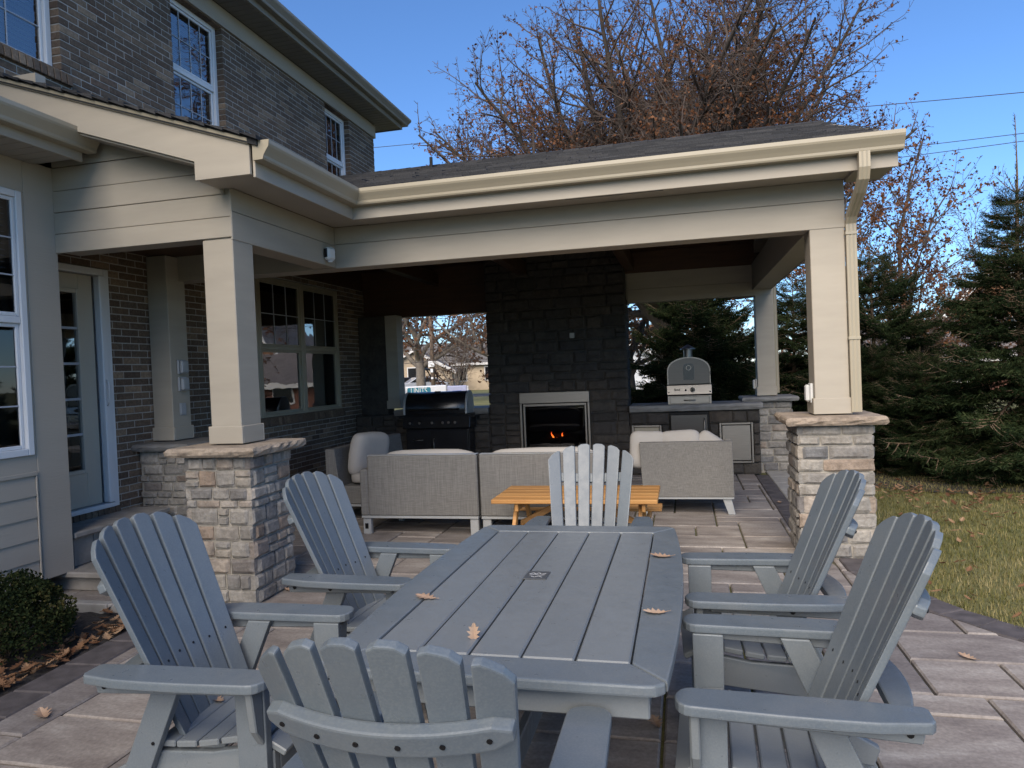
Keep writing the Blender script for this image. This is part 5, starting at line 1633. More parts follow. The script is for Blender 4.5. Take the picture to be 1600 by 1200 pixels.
pillow('pale pillow in the middle of the armchair back', (-.06, 7.87, .66), (.46, .17, .42), (R(-8), R(-3), R(-3)), CG, .035, 8)
pillow('pale pillow standing on its corner at the right of the armchair', (.235, 7.88, .655), (.34, .16, .34), (R(-8), R(34), R(-6)), CG, .035, 9)
pillow('pale seat cushion of the armchair', (0, 8.15, .435), (.78, .55, .14), (0, 0, 0), CG, .01, 10)
# ------------------------------------------------------------------ VEGETATION
def tube_np(paths, n):
    """paths: list of (points, radii) -> (V, quads)"""
    VV = []; QQ = []; b = 0
    ang = np.linspace(0, 2 * np.pi, n, endpoint=False)
    ca, sa = np.cos(ang), np.sin(ang)
    for pts, rad in paths:
        P = np.asarray(pts, float); r = np.asarray(rad, float); m_ = len(P)
        T = np.gradient(P, axis=0); T /= np.linalg.norm(T, axis=1)[:, None] + 1e-9
        ref = np.where(np.abs(T[:, 2:3]) < .9, np.array([[0, 0, 1.]]), np.array([[1., 0, 0]]))
        A = np.cross(T, ref); A /= np.linalg.norm(A, axis=1)[:, None] + 1e-9
        B = np.cross(T, A)
        V = P[:, None] + (A[:, None] * ca[None, :, None] + B[:, None] * sa[None, :, None]) * r[:, None, None]
        VV.append(V.reshape(-1, 3))
        i = np.arange(m_ - 1)[:, None] * n; k = np.arange(n)[None]; k2 = (k + 1) % n
        Q = np.stack([i + k, i + k2, i + n + k2, i + n + k], -1).reshape(-1, 4) + b
        QQ.append(Q); b += m_ * n
    return np.concatenate(VV), np.concatenate(QQ)

def unit(v): return v / (np.linalg.norm(v) + 1e-9)

class Tree:
    def __init__(self, seed, height, trunk_h, trunk_r, spread, lr=.5, env=None, limbs=8, lv=4, upcurve=.25, wig=.10, sub=(.75, .55, .32), blen=(.55, .45, .42), up0=(30, 68)):
        self.r = np.random.default_rng(seed); self.br = {i: [] for i in range(6)}; self.tips = []
        r = self.r; self.lv = lv; self.upc = upcurve; self.wig = wig; self.sub = sub; self.blen = blen; self.env = env
        tp = [np.array([0, 0, -.1])]; d = np.array([0, 0, 1.])
        for k in range(7):
            d = unit(d + r.normal(0, .04, 3)); d[2] = abs(d[2]); tp.append(tp[-1] + d * trunk_h / 7)
        rad = trunk_r * np.array([1.35, 1.1, 1.0, .96, .93, .9, .88, .85])
        self.br[0].append((tp, rad))
        az = r.uniform(0, 6.28)
        for k in range(limbs):
            az += 2.4 + r.normal(0, .2)
            el = math.radians(r.uniform(*up0)) if k else math.radians(82)
            dd = np.array([math.cos(az) * math.cos(el), math.sin(az) * math.cos(el), math.sin(el)])
            s = r.uniform(.55, 1.0) if k else 1.0
            p0 = tp[int(round(s * 7))]
            if env: dd = unit(dd)
            L = (height - p0[2]) * (.85 + .3 * r.random()) if el > 1 else spread * (.85 + .3 * r.random())
            if env: L = max(env[0], env[1]) * 1.25
            self.grow(p0, dd, L, trunk_r * (lr if k else lr * 1.3) * r.uniform(.8, 1.05), 1)
    def grow(self, p, d, L, rad, lv):
        r = self.r
        n = max(4, int(L / (.45 if lv == 1 else .28 if lv == 2 else .16))) if lv < 4 else 4
        n = min(n, 18)
        es = r.uniform(.90, 1.06) if self.env else 0
        pts = [p]; dd = d.copy(); st = L / n
        for k in range(n):
            dd = unit(dd + r.normal(0, self.wig * (1 + .4 * lv), 3) + np.array([0, 0, self.upc * (.10 if lv < 3 else .05)]))
            q_ = pts[-1] + dd * st
            if self.env and len(pts) > 2 and (q_[0] ** 2 + q_[1] ** 2) / self.env[0] ** 2 + ((q_[2] - self.env[2]) / self.env[1]) ** 2 > es: break
            pts.append(q_)
        n = len(pts) - 1; L = st * n
        rr = rad * (1 - np.linspace(0, 1, n + 1) ** 1.1 * (.82 if lv < self.lv else .7))
        self.br[min(lv, 5)].append((pts, rr))
        if lv >= self.lv:
            self.tips.append(pts); return
        gap = self.sub[min(lv - 1, len(self.sub) - 1)]
        s = L * (.22 if lv == 1 else .12); side = r.uniform(0, 6.28)
        while s < L:
            i = min(n - 1, int(s / st)); f = s / st - i
            q = pts[i] + (pts[i + 1] - pts[i]) * min(1, f)
            ax = unit(pts[i + 1] - pts[i])
            side += 2.4 + r.normal(0, .4)
            e1 = unit(np.cross(ax, [0.3, .2, 1])); e2 = np.cross(ax, e1)
            out = e1 * math.cos(side) + e2 * math.sin(side)
            sp = math.radians(r.uniform(32, 62))
            nd = unit(ax * math.cos(sp) + out * math.sin(sp))
            rem = (L - s) / L
            nl = L * self.blen[min(lv - 1, len(self.blen) - 1)] * (.35 + .75 * rem) * r.uniform(.7, 1.15)
            self.grow(q, nd, nl, max(rr[i] * .55, .0045), lv + 1)
            s += gap * r.uniform(.7, 1.35)
        self.tips.append(pts[-4:])
    def meshes(self, sides=(10, 8, 5, 3, 3, 3), minr=.006):
        big = []; small = []
        V1, Q1 = tube_np(self.br[0] , sides[0])
        parts = [(V1, Q1)]
        if self.br[1]: parts.append(tube_np(self.br[1], sides[1]))
        def join(ps):
            b = 0; VV = []; QQ = []
            for v, q in ps: VV.append(v); QQ.append(q + b); b += len(v)
            return np.concatenate(VV), np.concatenate(QQ)
        trunk = join(parts)
        sp = []
        for l in range(2, 6):
            if self.br[l]:
                sp.append(tube_np([(p, np.maximum(r_, minr)) for p, r_ in self.br[l]], sides[l]))
        return trunk, join(sp)
    def leaves(self, per, size, dens=None, keep=1.0):
        r = self.r; C = []
        for t in self.tips:
            P = np.asarray(t)
            k = per(P[-1]) if callable(per) else per
            k = r.poisson(k)
            for _ in range(k):
                i = r.integers(0, len(P) - 1); C.append(P[i] + (P[i + 1] - P[i]) * r.random() + r.normal(0, size * .45, 3))
        C = np.array(C); n = len(C)
        a = r.normal(0, 1, (n, 3)); a[:, 2] -= .5; a /= np.linalg.norm(a, axis=1)[:, None]
        b = np.cross(a, r.normal(0, 1, (n, 3))); b /= np.linalg.norm(b, axis=1)[:, None]
        s = size * r.uniform(.6, 1.25, (n, 1)); w = s * r.uniform(.25, .42, (n, 1)); c = np.cross(a, b)
        V = np.stack([C - a * s * .5, C + b * w + c * w * .4, C + a * s * .5, C - b * w + c * w * .4], 1).reshape(-1, 3)
        Q = np.arange(4 * n).reshape(-1, 4)
        return V, Q
    def build(self, name, label, loc, rz, leaf=None, leaf_mat=None, bark='bark', twig='twig', group=None, minr=.006, sc=1.0):
        o = thing(name, label, 'tree', loc, rz, group); o.scale = (sc, sc, sc)
        tr, br = self.meshes(minr=minr)
        put('trunk', tri_mesh('trunk', *tr, M[bark], True), o)
        put('branches', tri_mesh('branches', *br, M[twig], True), o)
        if leaf: put('crown', tri_mesh('crown', *leaf, M[leaf_mat]), o)
        return o

# the big oak behind the pavilion
oak = Tree(21, 15.0, 4.6, .40, 8.8, lr=.42, env=(7.5, 6.3, 9.0), limbs=40, lv=4, upcurve=.24, wig=.06, sub=(.30, .22, .15), blen=(.46, .46, .54), up0=(0, 72))
def oak_dens(p):
    rr = math.hypot(p[0], p[1]); z = p[2]
    base = 1.75 if z < 9.5 else 1.35 if z < 11.5 else .85
    if rr > 6.5 or z > 13: base *= .6
    return base * (.25 + 1.8 * max(0, mnoise.noise(Vector((p[0] * .5, p[1] * .5, p[2] * .5))) + .30))
oak.build('oak_tree', 'huge oak with brown withered leaves towering behind the pavilion roof', (-.45, 22.5, 0), R(40), oak.leaves(oak_dens, .095), 'oak_leaf')

# oak seen through the left opening
oak2 = Tree(5, 11.5, 3.0, .34, 6.5, limbs=9, lv=3, upcurve=.3, wig=.09, sub=(.55, .32), blen=(.55, .45), up0=(20, 65))
oak2.build('oak_tree', 'pale-trunked oak with brown leaves seen through the left opening', (-17.1, 45.0, 0), R(10), oak2.leaves(5.0, .26), 'far_leaf', 'pale_bark', 'twig', minr=.012)
o2 = Tree(15, 10.5, 2.6, .28, 6.0, limbs=9, lv=3, upcurve=.3, wig=.09, sub=(.6, .36), blen=(.55, .45), up0=(10, 60))
o2.build('oak_tree', 'smaller brown oak at the right edge of the left opening', (-10.4, 40.5, 0), R(70), o2.leaves(3.6, .24), 'far_leaf', 'pale_bark', 'twig', minr=.011)
# brown oak behind the dark spruces on the right
o3 = Tree(33, 10.5, 2.2, .15, 4.6, limbs=17, lv=4, upcurve=.3, wig=.07, sub=(.42, .30, .22), blen=(.46, .45, .45), up0=(0, 66))
o3.build('oak_tree', 'thin oak with rusty leaves rising behind the spruces at right', (5.3, 20.0, 0), R(0), o3.leaves(lambda p: 2.6 if p[2] < 8.5 else 1.4, .125), 'oak_leaf', sc=.74)
o3b = Tree(41, 9.5, 2.0, .22, 4.4, limbs=9, lv=3, upcurve=.3, wig=.08, sub=(.45, .3), blen=(.55, .45), up0=(5, 60))
o3b.build('oak_tree', 'rusty-leaved tree seen between the fireplace and the first spruce', (-2.1, 30.0, 0), R(0), o3b.leaves(4.5, .2), 'far_leaf', minr=.009)

# bare trees at the right
bare = Tree(8, 12.5, 2.6, .13, 4.0, limbs=15, lv=4, upcurve=.55, wig=.06, sub=(.5, .36, .3), blen=(.42, .42, .42), up0=(48, 80))
bare.build('bare_tree', 'leafless grey tree standing between the oak and the tall spruce', (15.2, 37, 0), 0, None, None, 'pale_bark', 'twig', minr=.011, sc=.72)
bare2 = Tree(18, 13.5, 2.6, .13, 4.4, limbs=16, lv=4, upcurve=.55, wig=.06, sub=(.5, .36, .3), blen=(.42, .42, .42), up0=(45, 80))
bare2.build('bare_tree', 'leafless fine-twigged tree behind the tip of the tall spruce', (22.5, 43, 0), R(50), None, None, 'pale_bark', 'twig', minr=.012, sc=.78)
bare3 = Tree(28, 8, 1.2, .10, 3.2, limbs=12, lv=3, upcurve=.6, wig=.08, sub=(.4, .3), blen=(.5, .4), up0=(40, 80))
bare3.build('bare_tree', 'low leafless multi-stemmed tree at the right of the left opening', (-12.3, 38, 0), R(20), None, None, 'pale_bark', 'twig', minr=.011, sc=.62)
bare4 = Tree(38, 9, 2.2, .12, 2.6, limbs=8, lv=3, upcurve=.6, wig=.08, sub=(.5, .35), blen=(.45, .4), up0=(40, 80))
bare4.build('bare_tree', 'slender leafless sapling at the left edge of the left opening', (-19.4, 45, 0), 0, None, None, 'pale_bark', 'twig', minr=.011, sc=.8)

# spruces: whorls of needle-covered branches
def needles_along(P0, P1, per_m, ln, wd, r, droop=0.0):
    L = np.linalg.norm(P1 - P0); n = max(3, int(L * per_m))
    t = r.random(n)[:, None]; C = P0 + (P1 - P0) * t
    ax = unit(P1 - P0)
    e = r.normal(0, 1, (n, 3)); e -= (e @ ax)[:, None] * ax; e /= np.linalg.norm(e, axis=1)[:, None]
    d = ax * .75 + e * .8; d /= np.linalg.norm(d, axis=1)[:, None]
    s = np.cross(d, r.normal(0, 1, (n, 3))); s /= np.linalg.norm(s, axis=1)[:, None]
    l = ln * r.uniform(.7, 1.25, (n, 1))
    return np.stack([C - s * wd * .5, C + s * wd * .5, C + d * l], 1)

def spruce_branch(seed, per_m=150, ln=.042, wd=.010):
    """a branch of unit-ish length 1.0 along +X"""
    r = np.random.default_rng(seed); tris = []; wood = []
    ax = [np.array([s, .03 * math.sin(s * 4 + seed), -.10 * math.sin(s * 2.6) + .10 * s * s]) for s in np.linspace(0, 1, 9)]
    wood.append((ax, np.linspace(.013, .003, 9)))
    for a, b in zip(ax[2:-1], ax[3:]): tris.append(needles_along(a, b, per_m, ln, wd, r))
    s = .16; sd = 1
    while s < .97:
        i = min(7, int(s * 8)); q = ax[i] + (ax[i + 1] - ax[i]) * (s * 8 - i)
        L = (.46 * (1 - s) + .10) * r.uniform(.75, 1.15); an = math.radians(r.uniform(38, 58)) * sd
        d = unit(np.array([math.cos(an), math.sin(an), r.uniform(-.28, .12)]))
        e = q + d * L; m_ = q + d * L * .5 + np.array([0, 0, -.015])
        wood.append(([q, m_, e], [.005, .004, .002]))
        tris += [needles_along(q, m_, per_m, ln, wd, r), needles_along(m_, e, per_m, ln, wd, r)]
        if L > .2:
            for f in (.22, .42, .6, .8):
                for s2 in (-1, 1):
                    an2 = an + s2 * math.radians(r.uniform(35, 55)); l2 = L * (1 - f) * .8 + .05
                    q2 = q + (e - q) * f; d2 = unit(np.array([math.cos(an2), math.sin(an2), r.uniform(-.4, .1)]))
                    tris.append(needles_along(q2, q2 + d2 * l2, per_m, ln, wd, r))
        s += r.uniform(.034, .056); sd = -sd
    V = np.concatenate(tris).reshape(-1, 3); T = np.arange(len(V)).reshape(-1, 3)
    return V, T, tube_np(wood, 4)
SB = [spruce_branch(100 + k) for k in range(5)]
def spruce(seed, H, Rm, leader=.5, low=.08, gap=.21, shape=.85):
    r = np.random.default_rng(seed); NV = []; WV = []; WQ = []; b = 0
    tk = [(np.array([0, 0, z]) + np.array([.02 * math.sin(z * 2), .02 * math.cos(z * 1.7), 0]), max(.004, .075 * (H / 4.5) * (1 - z / H))) for z in np.linspace(-.05, H, 14)]
    tv, tq = tube_np([([p for p, _ in tk], [q for _, q in tk])], 8)
    z = low; az = r.uniform(0, 6)
    while z < H - leader:
        f = (z - low) / (H - low)
        Lb = Rm * max(.0, (1 - f) ** shape) * (.80 if z < .5 else 1) + .10
        nb = int(r.integers(6, 9)) if f < .8 else int(r.integers(4, 6))
        for k in range(nb):
            az += 2 * math.pi / nb + r.normal(0, .18); L = Lb * r.uniform(.72, 1.18)
            V, T, (wv, wq) = SB[r.integers(0, 5)]
            tilt = math.radians(-8 + 52 * f ** 1.4 + r.normal(0, 6)); roll = r.normal(0, .25)
            sx = L; sy = max(L, .35) * r.uniform(.8, 1.1)
            def X(v):
                # needles keep their size where the branch is short
                x = v[:, 0] * sx; y = v[:, 1] * sy; zz = v[:, 2] * max(.5, min(1.2, L))
                y, zz = y * math.cos(roll) - zz * math.sin(roll), y * math.sin(roll) + zz * math.cos(roll)
                x, zz = x * math.cos(tilt) - zz * math.sin(tilt), x * math.sin(tilt) + zz * math.cos(tilt)
                return np.stack([x * math.cos(az) - y * math.sin(az), x * math.sin(az) + y * math.cos(az), zz + z + .0], -1)
            sub = V.reshape(-1, 3, 3)
            kp = r.random(len(sub)) < min(1.0, .35 + .65 * L)
            NV.append(X(sub[kp].reshape(-1, 3)))
            w = X(wv); WV.append(w); WQ.append(wq + b); b += len(w)
        z += gap * r.uniform(.75, 1.25) * (1 - .25 * f)
    top = needles_along(np.array([0, 0, H - leader * 1.05]), np.array([0, 0, H]), 120, .04, .007, r); NV.append(top.reshape(-1, 3))
    for k in range(5):
        a_ = k * 1.257; q = np.array([0, 0, H - leader * .98]); e = q + np.array([math.cos(a_) * .22, math.sin(a_) * .22, .26])
        NV.append(needles_along(q, e, 110, .04, .007, r).reshape(-1, 3)); w, wq = tube_np([([q, (q + e) / 2 + np.array([0, 0, -.02]), e], [.007, .006, .003])], 4); WV.append(w); WQ.append(wq + b); b += len(w)
    NVc = np.concatenate(NV); n = len(NVc)
    return (tv, tq), (np.concatenate(WV), np.concatenate(WQ)), (NVc, np.arange(n).reshape(-1, 3))
def put_spruce(meshes, label, loc, rz, sc=1.0):
    o = thing('spruce_tree', label, 'tree', loc, rz, 'spruces screening the lawn'); o.scale = (sc, sc, sc)
    for nm, me in zip(('trunk', 'branches', 'crown'), meshes): put(nm, me, o)
    return o
def spruce_meshes(*a, **k):
    t, w, n = spruce(*a, **k)
    return [tri_mesh('trunk', *t, M['spruce_wood'], True), tri_mesh('branches', *w, M['spruce_wood'], True), tri_mesh('crown', *n, M['spruce'])]
sA = spruce_meshes(1, 3.4, 1.75, .35, .05, .17, .7)
sB = spruce_meshes(2, 3.6, 1.55, .45, .05, .17, .8)
sC = spruce_meshes(3, 4.55, 1.75, 1.0, .05, .18, 1.3)
put_spruce(sA, 'broad dark spruce right behind the pizza oven', (.30, 13.6, -.02), 0, 1.04)
put_spruce(sB, 'dark spruce standing behind the front right post', (3.0, 12.5, -.02), R(30), 1.0)
put_spruce(sC, 'tallest spruce with a long bare leader at the right edge', (4.15, 10.2, -.02), R(0), 1.0)
put_spruce(sA, 'low bushy spruce filling the gap between the two tall ones', (3.55, 12.4, -.02), R(140), .50)
put_spruce(sB, 'spruce glimpsed between the rear right post and the front one', (2.1, 14.6, -.02), R(200), .95)
put_spruce(sA, 'low spruce at the foot of the tall one by the lawn edge', (3.05, 10.4, -.02), R(250), .50)
put_spruce(sA, 'small dense spruce at the hedge foot just right of the front post', (2.75, 11.6, -.02), R(60), .55)
put_spruce(sB, 'wide low spruce half beyond the right edge behind the lawn', (5.3, 9.6, -.02), R(100), .72)

# boxwood by the house
def shrub(label, loc, rx, ry, rz_, n, seed):
    r = np.random.default_rng(seed); o = thing('boxwood_shrub', label, 'shrub', loc)
    d = r.normal(0, 1, (n, 3)); d[:, 2] = np.abs(d[:, 2]) * 1.1 - .25; d /= np.linalg.norm(d, axis=1)[:, None]
    lump = np.array([mnoise.noise(Vector(x) * 2.6) for x in d]) * .22 + np.array([mnoise.noise(Vector(x) * 7) for x in d]) * .10
    rad = (1 + lump) * (1 - .45 * r.random(n) ** 2.2)
    C = d * rad[:, None] * np.array([rx, ry, rz_]) + np.array([0, 0, rz_ * .42])
    C = C[C[:, 2] > .01]; n = len(C)
    a = d[:n] + r.normal(0, .7, (n, 3)); a /= np.linalg.norm(a, axis=1)[:, None]
    b = np.cross(a, r.normal(0, 1, (n, 3))); b /= np.linalg.norm(b, axis=1)[:, None]
    s = r.uniform(.010, .019, (n, 1)); V = np.stack([C - a * s * .6, C + b * s * .45, C + a * s * .8, C - b * s * .45], 1).reshape(-1, 3)
    put('leaves', tri_mesh('leaves', V, np.arange(4 * n).reshape(-1, 4), M['box_leaf']), o)
    st = []
    for k in range(26):
        q = d[r.integers(0, n)] * np.array([rx, ry, rz_]) * .85 + np.array([0, 0, rz_ * .42]); q[2] = max(q[2], .06)
        st.append(([np.array([0, 0, -.02]), q * .5 + r.normal(0, .02, 3), q], [.008, .005, .002]))
    put('stems', tri_mesh('stems', *tube_np(st, 4), M['spruce_wood'], True), o)
    return o
shrub('round dark boxwood shrub in the mulch bed at lower left', (-4.02, 3.42, 0), .33, .33, .33, 15000, 3)

# grass blades, fallen leaves
def grass():
    r = np.random.default_rng(4); n = 150000
    Y = 2.2 + 9.5 * r.random(n) ** 1.5; X = r.uniform(1.0, 7.2, n)
    ok = X < Y * .62 + .9
    bx = np.interp(-Y, [-6.02, -5.62, -5.17, -4.75, -4.37, -3.75, -2.6], [1.14, 1.14, 1.26, 1.45, 1.72, 2.3, 3.6]) + .215
    bx = np.where(Y > 6.02, 1.5, bx)
    ok &= X > bx
    X = X[ok]; Y = Y[ok]; n = len(X)
    h = r.uniform(.018, .05, n) * np.where(X - bx[ok] < .12, 1.3, 1.0); az = r.uniform(0, 6.28, n); le = r.uniform(.2, 1.1, n); w = r.uniform(.0025, .0045, n)
    B = np.stack([X, Y, np.full(n, -.03)], 1); dx = np.stack([np.cos(az), np.sin(az), np.zeros(n)], 1); sd = np.stack([-np.sin(az), np.cos(az), np.zeros(n)], 1)
    tip = B + dx * (h * np.sin(le))[:, None] + np.array([0, 0, 1]) * (.012 + h * np.cos(le))[:, None]
    V = np.stack([B - sd * w[:, None], B + sd * w[:, None], tip], 1).reshape(-1, 3)
    o = put('grass', tri_mesh('grass', V, np.arange(3 * n).reshape(-1, 3), M['grass']))
    tag(o, 'short yellow-green winter grass blades on the near lawn', kind='stuff')
grass()

def oak_leaf_poly():
    half = [(0, -.55), (.016, -.5), (.03, -.34), (.15, -.27), (.10, -.17), (.28, -.07), (.14, .02), (.33, .17), (.15, .20), (.24, .36), (.11, .37), (.08, .48), (0, .55)]
    return half
def leaf_geo(size, curl, rnd):
    half = oak_leaf_poly(); V = []; F = []
    for (x, y) in half: V.append((0, y * size, y * y * curl * .8 * size))
    for s in (1, -1):
        b0 = len(V)
        for (x, y) in half:
            V.append((s * x * size, y * size, (abs(x) * curl * .55 + y * y * curl * .8) * size + .001 + rnd.uniform(0, .01) * size))
        for k in range(len(half) - 1):
            q = (k, k + 1, b0 + k + 1, b0 + k)
            F.append(q if s < 0 else q[::-1])
    return V, F
lrn = random.Random(12)
def leaf_thing(label, x, y, z, size, rz, curl=.25, tilt=(0, 0), mat='pale_leaf'):
    V, F = leaf_geo(size, curl, lrn)
    me = mesh_from('oak_leaf', V, F, M[mat])
    o = put('oak_leaf', me, None, (x, y, z), (tilt[0], tilt[1], rz))
    return tag(o, label, 'leaf', 'fallen oak leaves on the table and paving')
leaf_thing('tan oak leaf lying flat on the left side of the dining table', -.965, 2.50, .7415, .105, R(70), .25)
leaf_thing('small folded brown leaf standing at the near edge of the dining table', -.675, 2.14, .745, .07, R(10), .9, (R(50), 0))
leaf_thing('curled pale leaf at the far right edge of the dining table', -.115, 3.15, .7415, .10, R(85), .5)
leaf_thing('pinkish curled leaf at the right edge of the table, nearer the camera', -.115, 2.43, .7415, .085, R(95), .45)
leaf_thing('dark curled leaf alone on the pavers at lower left', -3.07, 2.77, .004, .13, R(60), .7)
leaf_thing('brown leaf on the pavers under the table by the right near chair', -.17, 3.14, .004, .11, R(20), .5)
leaf_thing('brown leaf on the open pavers behind the near right chair', 1.38, 4.07, .004, .10, R(40), .5)
leaf_thing('small leaf on the pavers beside the far right chair', 0.95, 4.55, .004, .08, R(140), .5)
leaf_thing('small leaf on the dark border strip by the right pier', .99, 8.3, .006, .09, R(10), .4)
leaf_thing('brown leaf caught at the foot of the left stone pier', -2.93, 4.75, .004, .10, R(70), .6)
leaf_thing('curled leaf caught at the back of the near left chair seat', -1.70, 2.25, .415, .07, R(70), .8)
def litter(name, label, n, fn, size, mat='litter'):
    m_ = MB(); rr = random.Random(n)
    for _ in range(n):
        x, y, z = fn(rr); V, F = leaf_geo(size * rr.uniform(.6, 1.2), rr.uniform(.2, .9), rr)
        m_.add(V, F, Matrix.Translation((x, y, z)) @ Matrix.Rotation(rr.uniform(0, 6.28), 4, 'Z') @ Matrix.Rotation(rr.uniform(-.5, .5), 4, 'X'))
    tag(m_.build(name, M[mat], fix=False), label, kind='stuff')
def lawn_pt(rr):
    while True:
        x, y = rr.uniform(1.4, 7), rr.uniform(3, 10.5)
        if x < y * .62 + .8 and x > np.interp(-y, [-6.0, -5.2, -4.4, -3.7, -2.6], [1.45, 1.5, 2.0, 2.6, 3.9]): return x, y, .012
def bed_pt(rr):
    if rr.random() < .65: return -3.56 - abs(rr.gauss(0, .13)), rr.uniform(1.6, 4.15), .012
    return rr.uniform(-4.65, -3.55), rr.uniform(1.6, 4.18), .012
def hedge_pt(rr): 
    t = rr.random(); return 2.0 + 1.9 * t + rr.gauss(0, .25), 9.3 - 1.2 * t + rr.gauss(0, .25), .012
litter('leaf_litter', 'brown oak leaves scattered over the near lawn', 380, lawn_pt, .075)
litter('bed_litter', 'brown oak leaves gathered along the edge of the mulch bed', 420, bed_pt, .085)
litter('hedge_litter', 'brown leaves drifted under the spruces', 160, hedge_pt, .08)
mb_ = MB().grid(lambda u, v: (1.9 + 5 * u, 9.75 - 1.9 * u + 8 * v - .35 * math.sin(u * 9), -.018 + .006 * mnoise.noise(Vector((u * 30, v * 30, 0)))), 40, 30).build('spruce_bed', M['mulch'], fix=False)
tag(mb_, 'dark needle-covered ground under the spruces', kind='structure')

# far tree line
def treeline():
    base = Tree(55, 9, 1.5, .16, 4.0, limbs=9, lv=3, upcurve=.35, wig=.10, sub=(.8, .55), blen=(.55, .45), up0=(15, 75))
    tr, br = base.meshes((5, 4, 3, 3, 3, 3), .03); lv = base.leaves(2.2, .5)
    r = np.random.default_rng(6); WV = []; WQ = []; LV = []; b = 0
    for k in range(62):
        x = r.uniform(-95, 75); y = r.uniform(78, 120); s = r.uniform(.7, 1.25); a = r.uniform(0, 6.28); c, sn = math.cos(a), math.sin(a)
        Rz = np.array([[c, -sn, 0], [sn, c, 0], [0, 0, 1]]) * s
        for v, q in (tr, br):
            w = v @ Rz.T + np.array([x, y, -.1]); WV.append(w); WQ.append(q + b); b += len(w)
        if r.random() < .6: LV.append(lv[0] @ Rz.T + np.array([x, y, -.1]))
    LVc = np.concatenate(LV)
    o = put('treeline_branches', tri_mesh('treeline_branches', np.concatenate(WV), np.concatenate(WQ), M['twig']))
    tag(o, 'far line of leafless trees along the horizon', kind='stuff')
    o = put('treeline_leaves', tri_mesh('treeline_leaves', LVc, np.arange(len(LVc)).reshape(-1, 4), M['far_leaf']))
    tag(o, 'brown foliage of the far line of trees', kind='stuff')
print('oak', {k: len(v) for k, v in oak.br.items()})
treeline()

# ------------------------------------------------------------------ FAR OBJECTS
def far_house(name, label, loc, w, d, h, roofh, rz, wallc, roofc, gable_axis='x', trim=(.6, .58, .55), wins=()):
    o = thing(name, label, 'house', loc, rz)
    wm = simple(name + '_wall', wallc, .85, var=.1, scale=3); rm = simple(name + '_roof', roofc, .9, var=.2, scale=4); tm = simple(name + '_trim', trim, .6, var=.04)
    MB().sharp((-w / 2, -d / 2, -.1), (w / 2, d / 2, h)).build('wall', wm, o)
    ov = .4
    # ridge along y (gable faces the camera) or along x
    if gable_axis == 'x':
        MB().prism([(-w / 2, -d / 2 + .003, h), (w / 2, -d / 2 + .003, h), (0, -d / 2 + .003, h + roofh)], (0, d - .006, 0)).build('gable', wm, o)
        for s in (-1, 1):
            k = roofh / (w / 2)
            MB().prism([(0, -d / 2 - ov, h + roofh + .02), (s * (w / 2 + ov), -d / 2 - ov, h - ov * k + .02), (s * (w / 2 + ov), -d / 2 - ov, h - ov * k + .16), (0, -d / 2 - ov, h + roofh + .16)], (0, d + 2 * ov, 0)).build('roof', rm, o)
            MB().prism([(0, -d / 2 - ov - .06, h + roofh - .12), (s * (w / 2 + ov), -d / 2 - ov - .06, h - ov * k - .12), (s * (w / 2 + ov), -d / 2 - ov - .06, h - ov * k + .17), (0, -d / 2 - ov - .06, h + roofh + .17)], (0, .055, 0)).build('rake_board', tm, o)
    else:
        MB().prism([(-w / 2 + .003, -d / 2, h), (-w / 2 + .003, d / 2, h), (-w / 2 + .003, 0, h + roofh)], (w - .006, 0, 0)).build('gable', wm, o)
        for s in (-1, 1):
            k = roofh / (d / 2)
            MB().prism([(-w / 2 - ov, 0, h + roofh + .02), (-w / 2 - ov, s * (d / 2 + ov), h - ov * k + .02), (-w / 2 - ov, s * (d / 2 + ov), h - ov * k + .16), (-w / 2 - ov, 0, h + roofh + .16)], (w + 2 * ov, 0, 0)).build('roof', rm, o)
        MB().box((-w / 2 - ov, -d / 2 - ov - .05, h - ov * roofh / (d / 2) - .1), (w / 2 + ov, -d / 2 - ov - .005, h - ov * roofh / (d / 2) + .12), .01).build('fascia', tm, o)
    for (x, z, ww, hh) in wins:
        f = MB().box((x - ww / 2 - .09, -d / 2 - .05, z - .09), (x + ww / 2 + .09, -d / 2 - .002, z + hh + .09), .01).build('window', tm, o)
        MB().box((x - ww / 2, -d / 2 - .06, z), (x + ww / 2, -d / 2 - .0505, z + hh), .003).build('pane', M['lens'], f)
    return o
far_house('tan_house', 'tan gabled house across the street seen through the left opening', (-23.6, 62, 0), 6.5, 9, 1.9, 1.8, R(14), (.42, .33, .23), (.10, .095, .09), 'x', wins=((0, .9, 1.1, 1.3),))
far_house('long_house', 'long low tan house behind the gabled one across the street', (-19.6, 68, 0), 14, 8, 2.6, 1.9, R(10), (.45, .36, .25), (.13, .12, .11), 'y', wins=((-4.5, .9, 1.2, 1.2), (-1.5, .9, 1.2, 1.2), (1.5, .9, 1.2, 1.2), (4.0, .9, 1.0, 1.2)))
far_house('brick_gable_house', 'orange brick house with white rake boards behind the tall spruce', (14.6, 40, 0), 8.0, 11, 1.0, 4.3, R(-14), (.27, .14, .08), (.16, .15, .14), 'x', (.72, .72, .70), wins=((0, 1.6, 1.1, 1.4),))
far_house('low_brick_house', 'low red brick house glimpsed low between the spruces', (10.2, 34, 0), 5.0, 6, 1.5, 1.4, R(-10), (.18, .08, .055), (.16, .14, .13), 'y', wins=((-1, .5, .9, .9), (1, .5, .9, .9)))
far_house('white_garage', 'white sided garage glimpsed beside the fireplace and the spruce', (-3.3, 44, 0), 4.2, 5, 2.0, .9, R(4), (.72, .73, .75), (.30, .30, .31), 'x', wins=((1.2, -.02, .6, .5),))

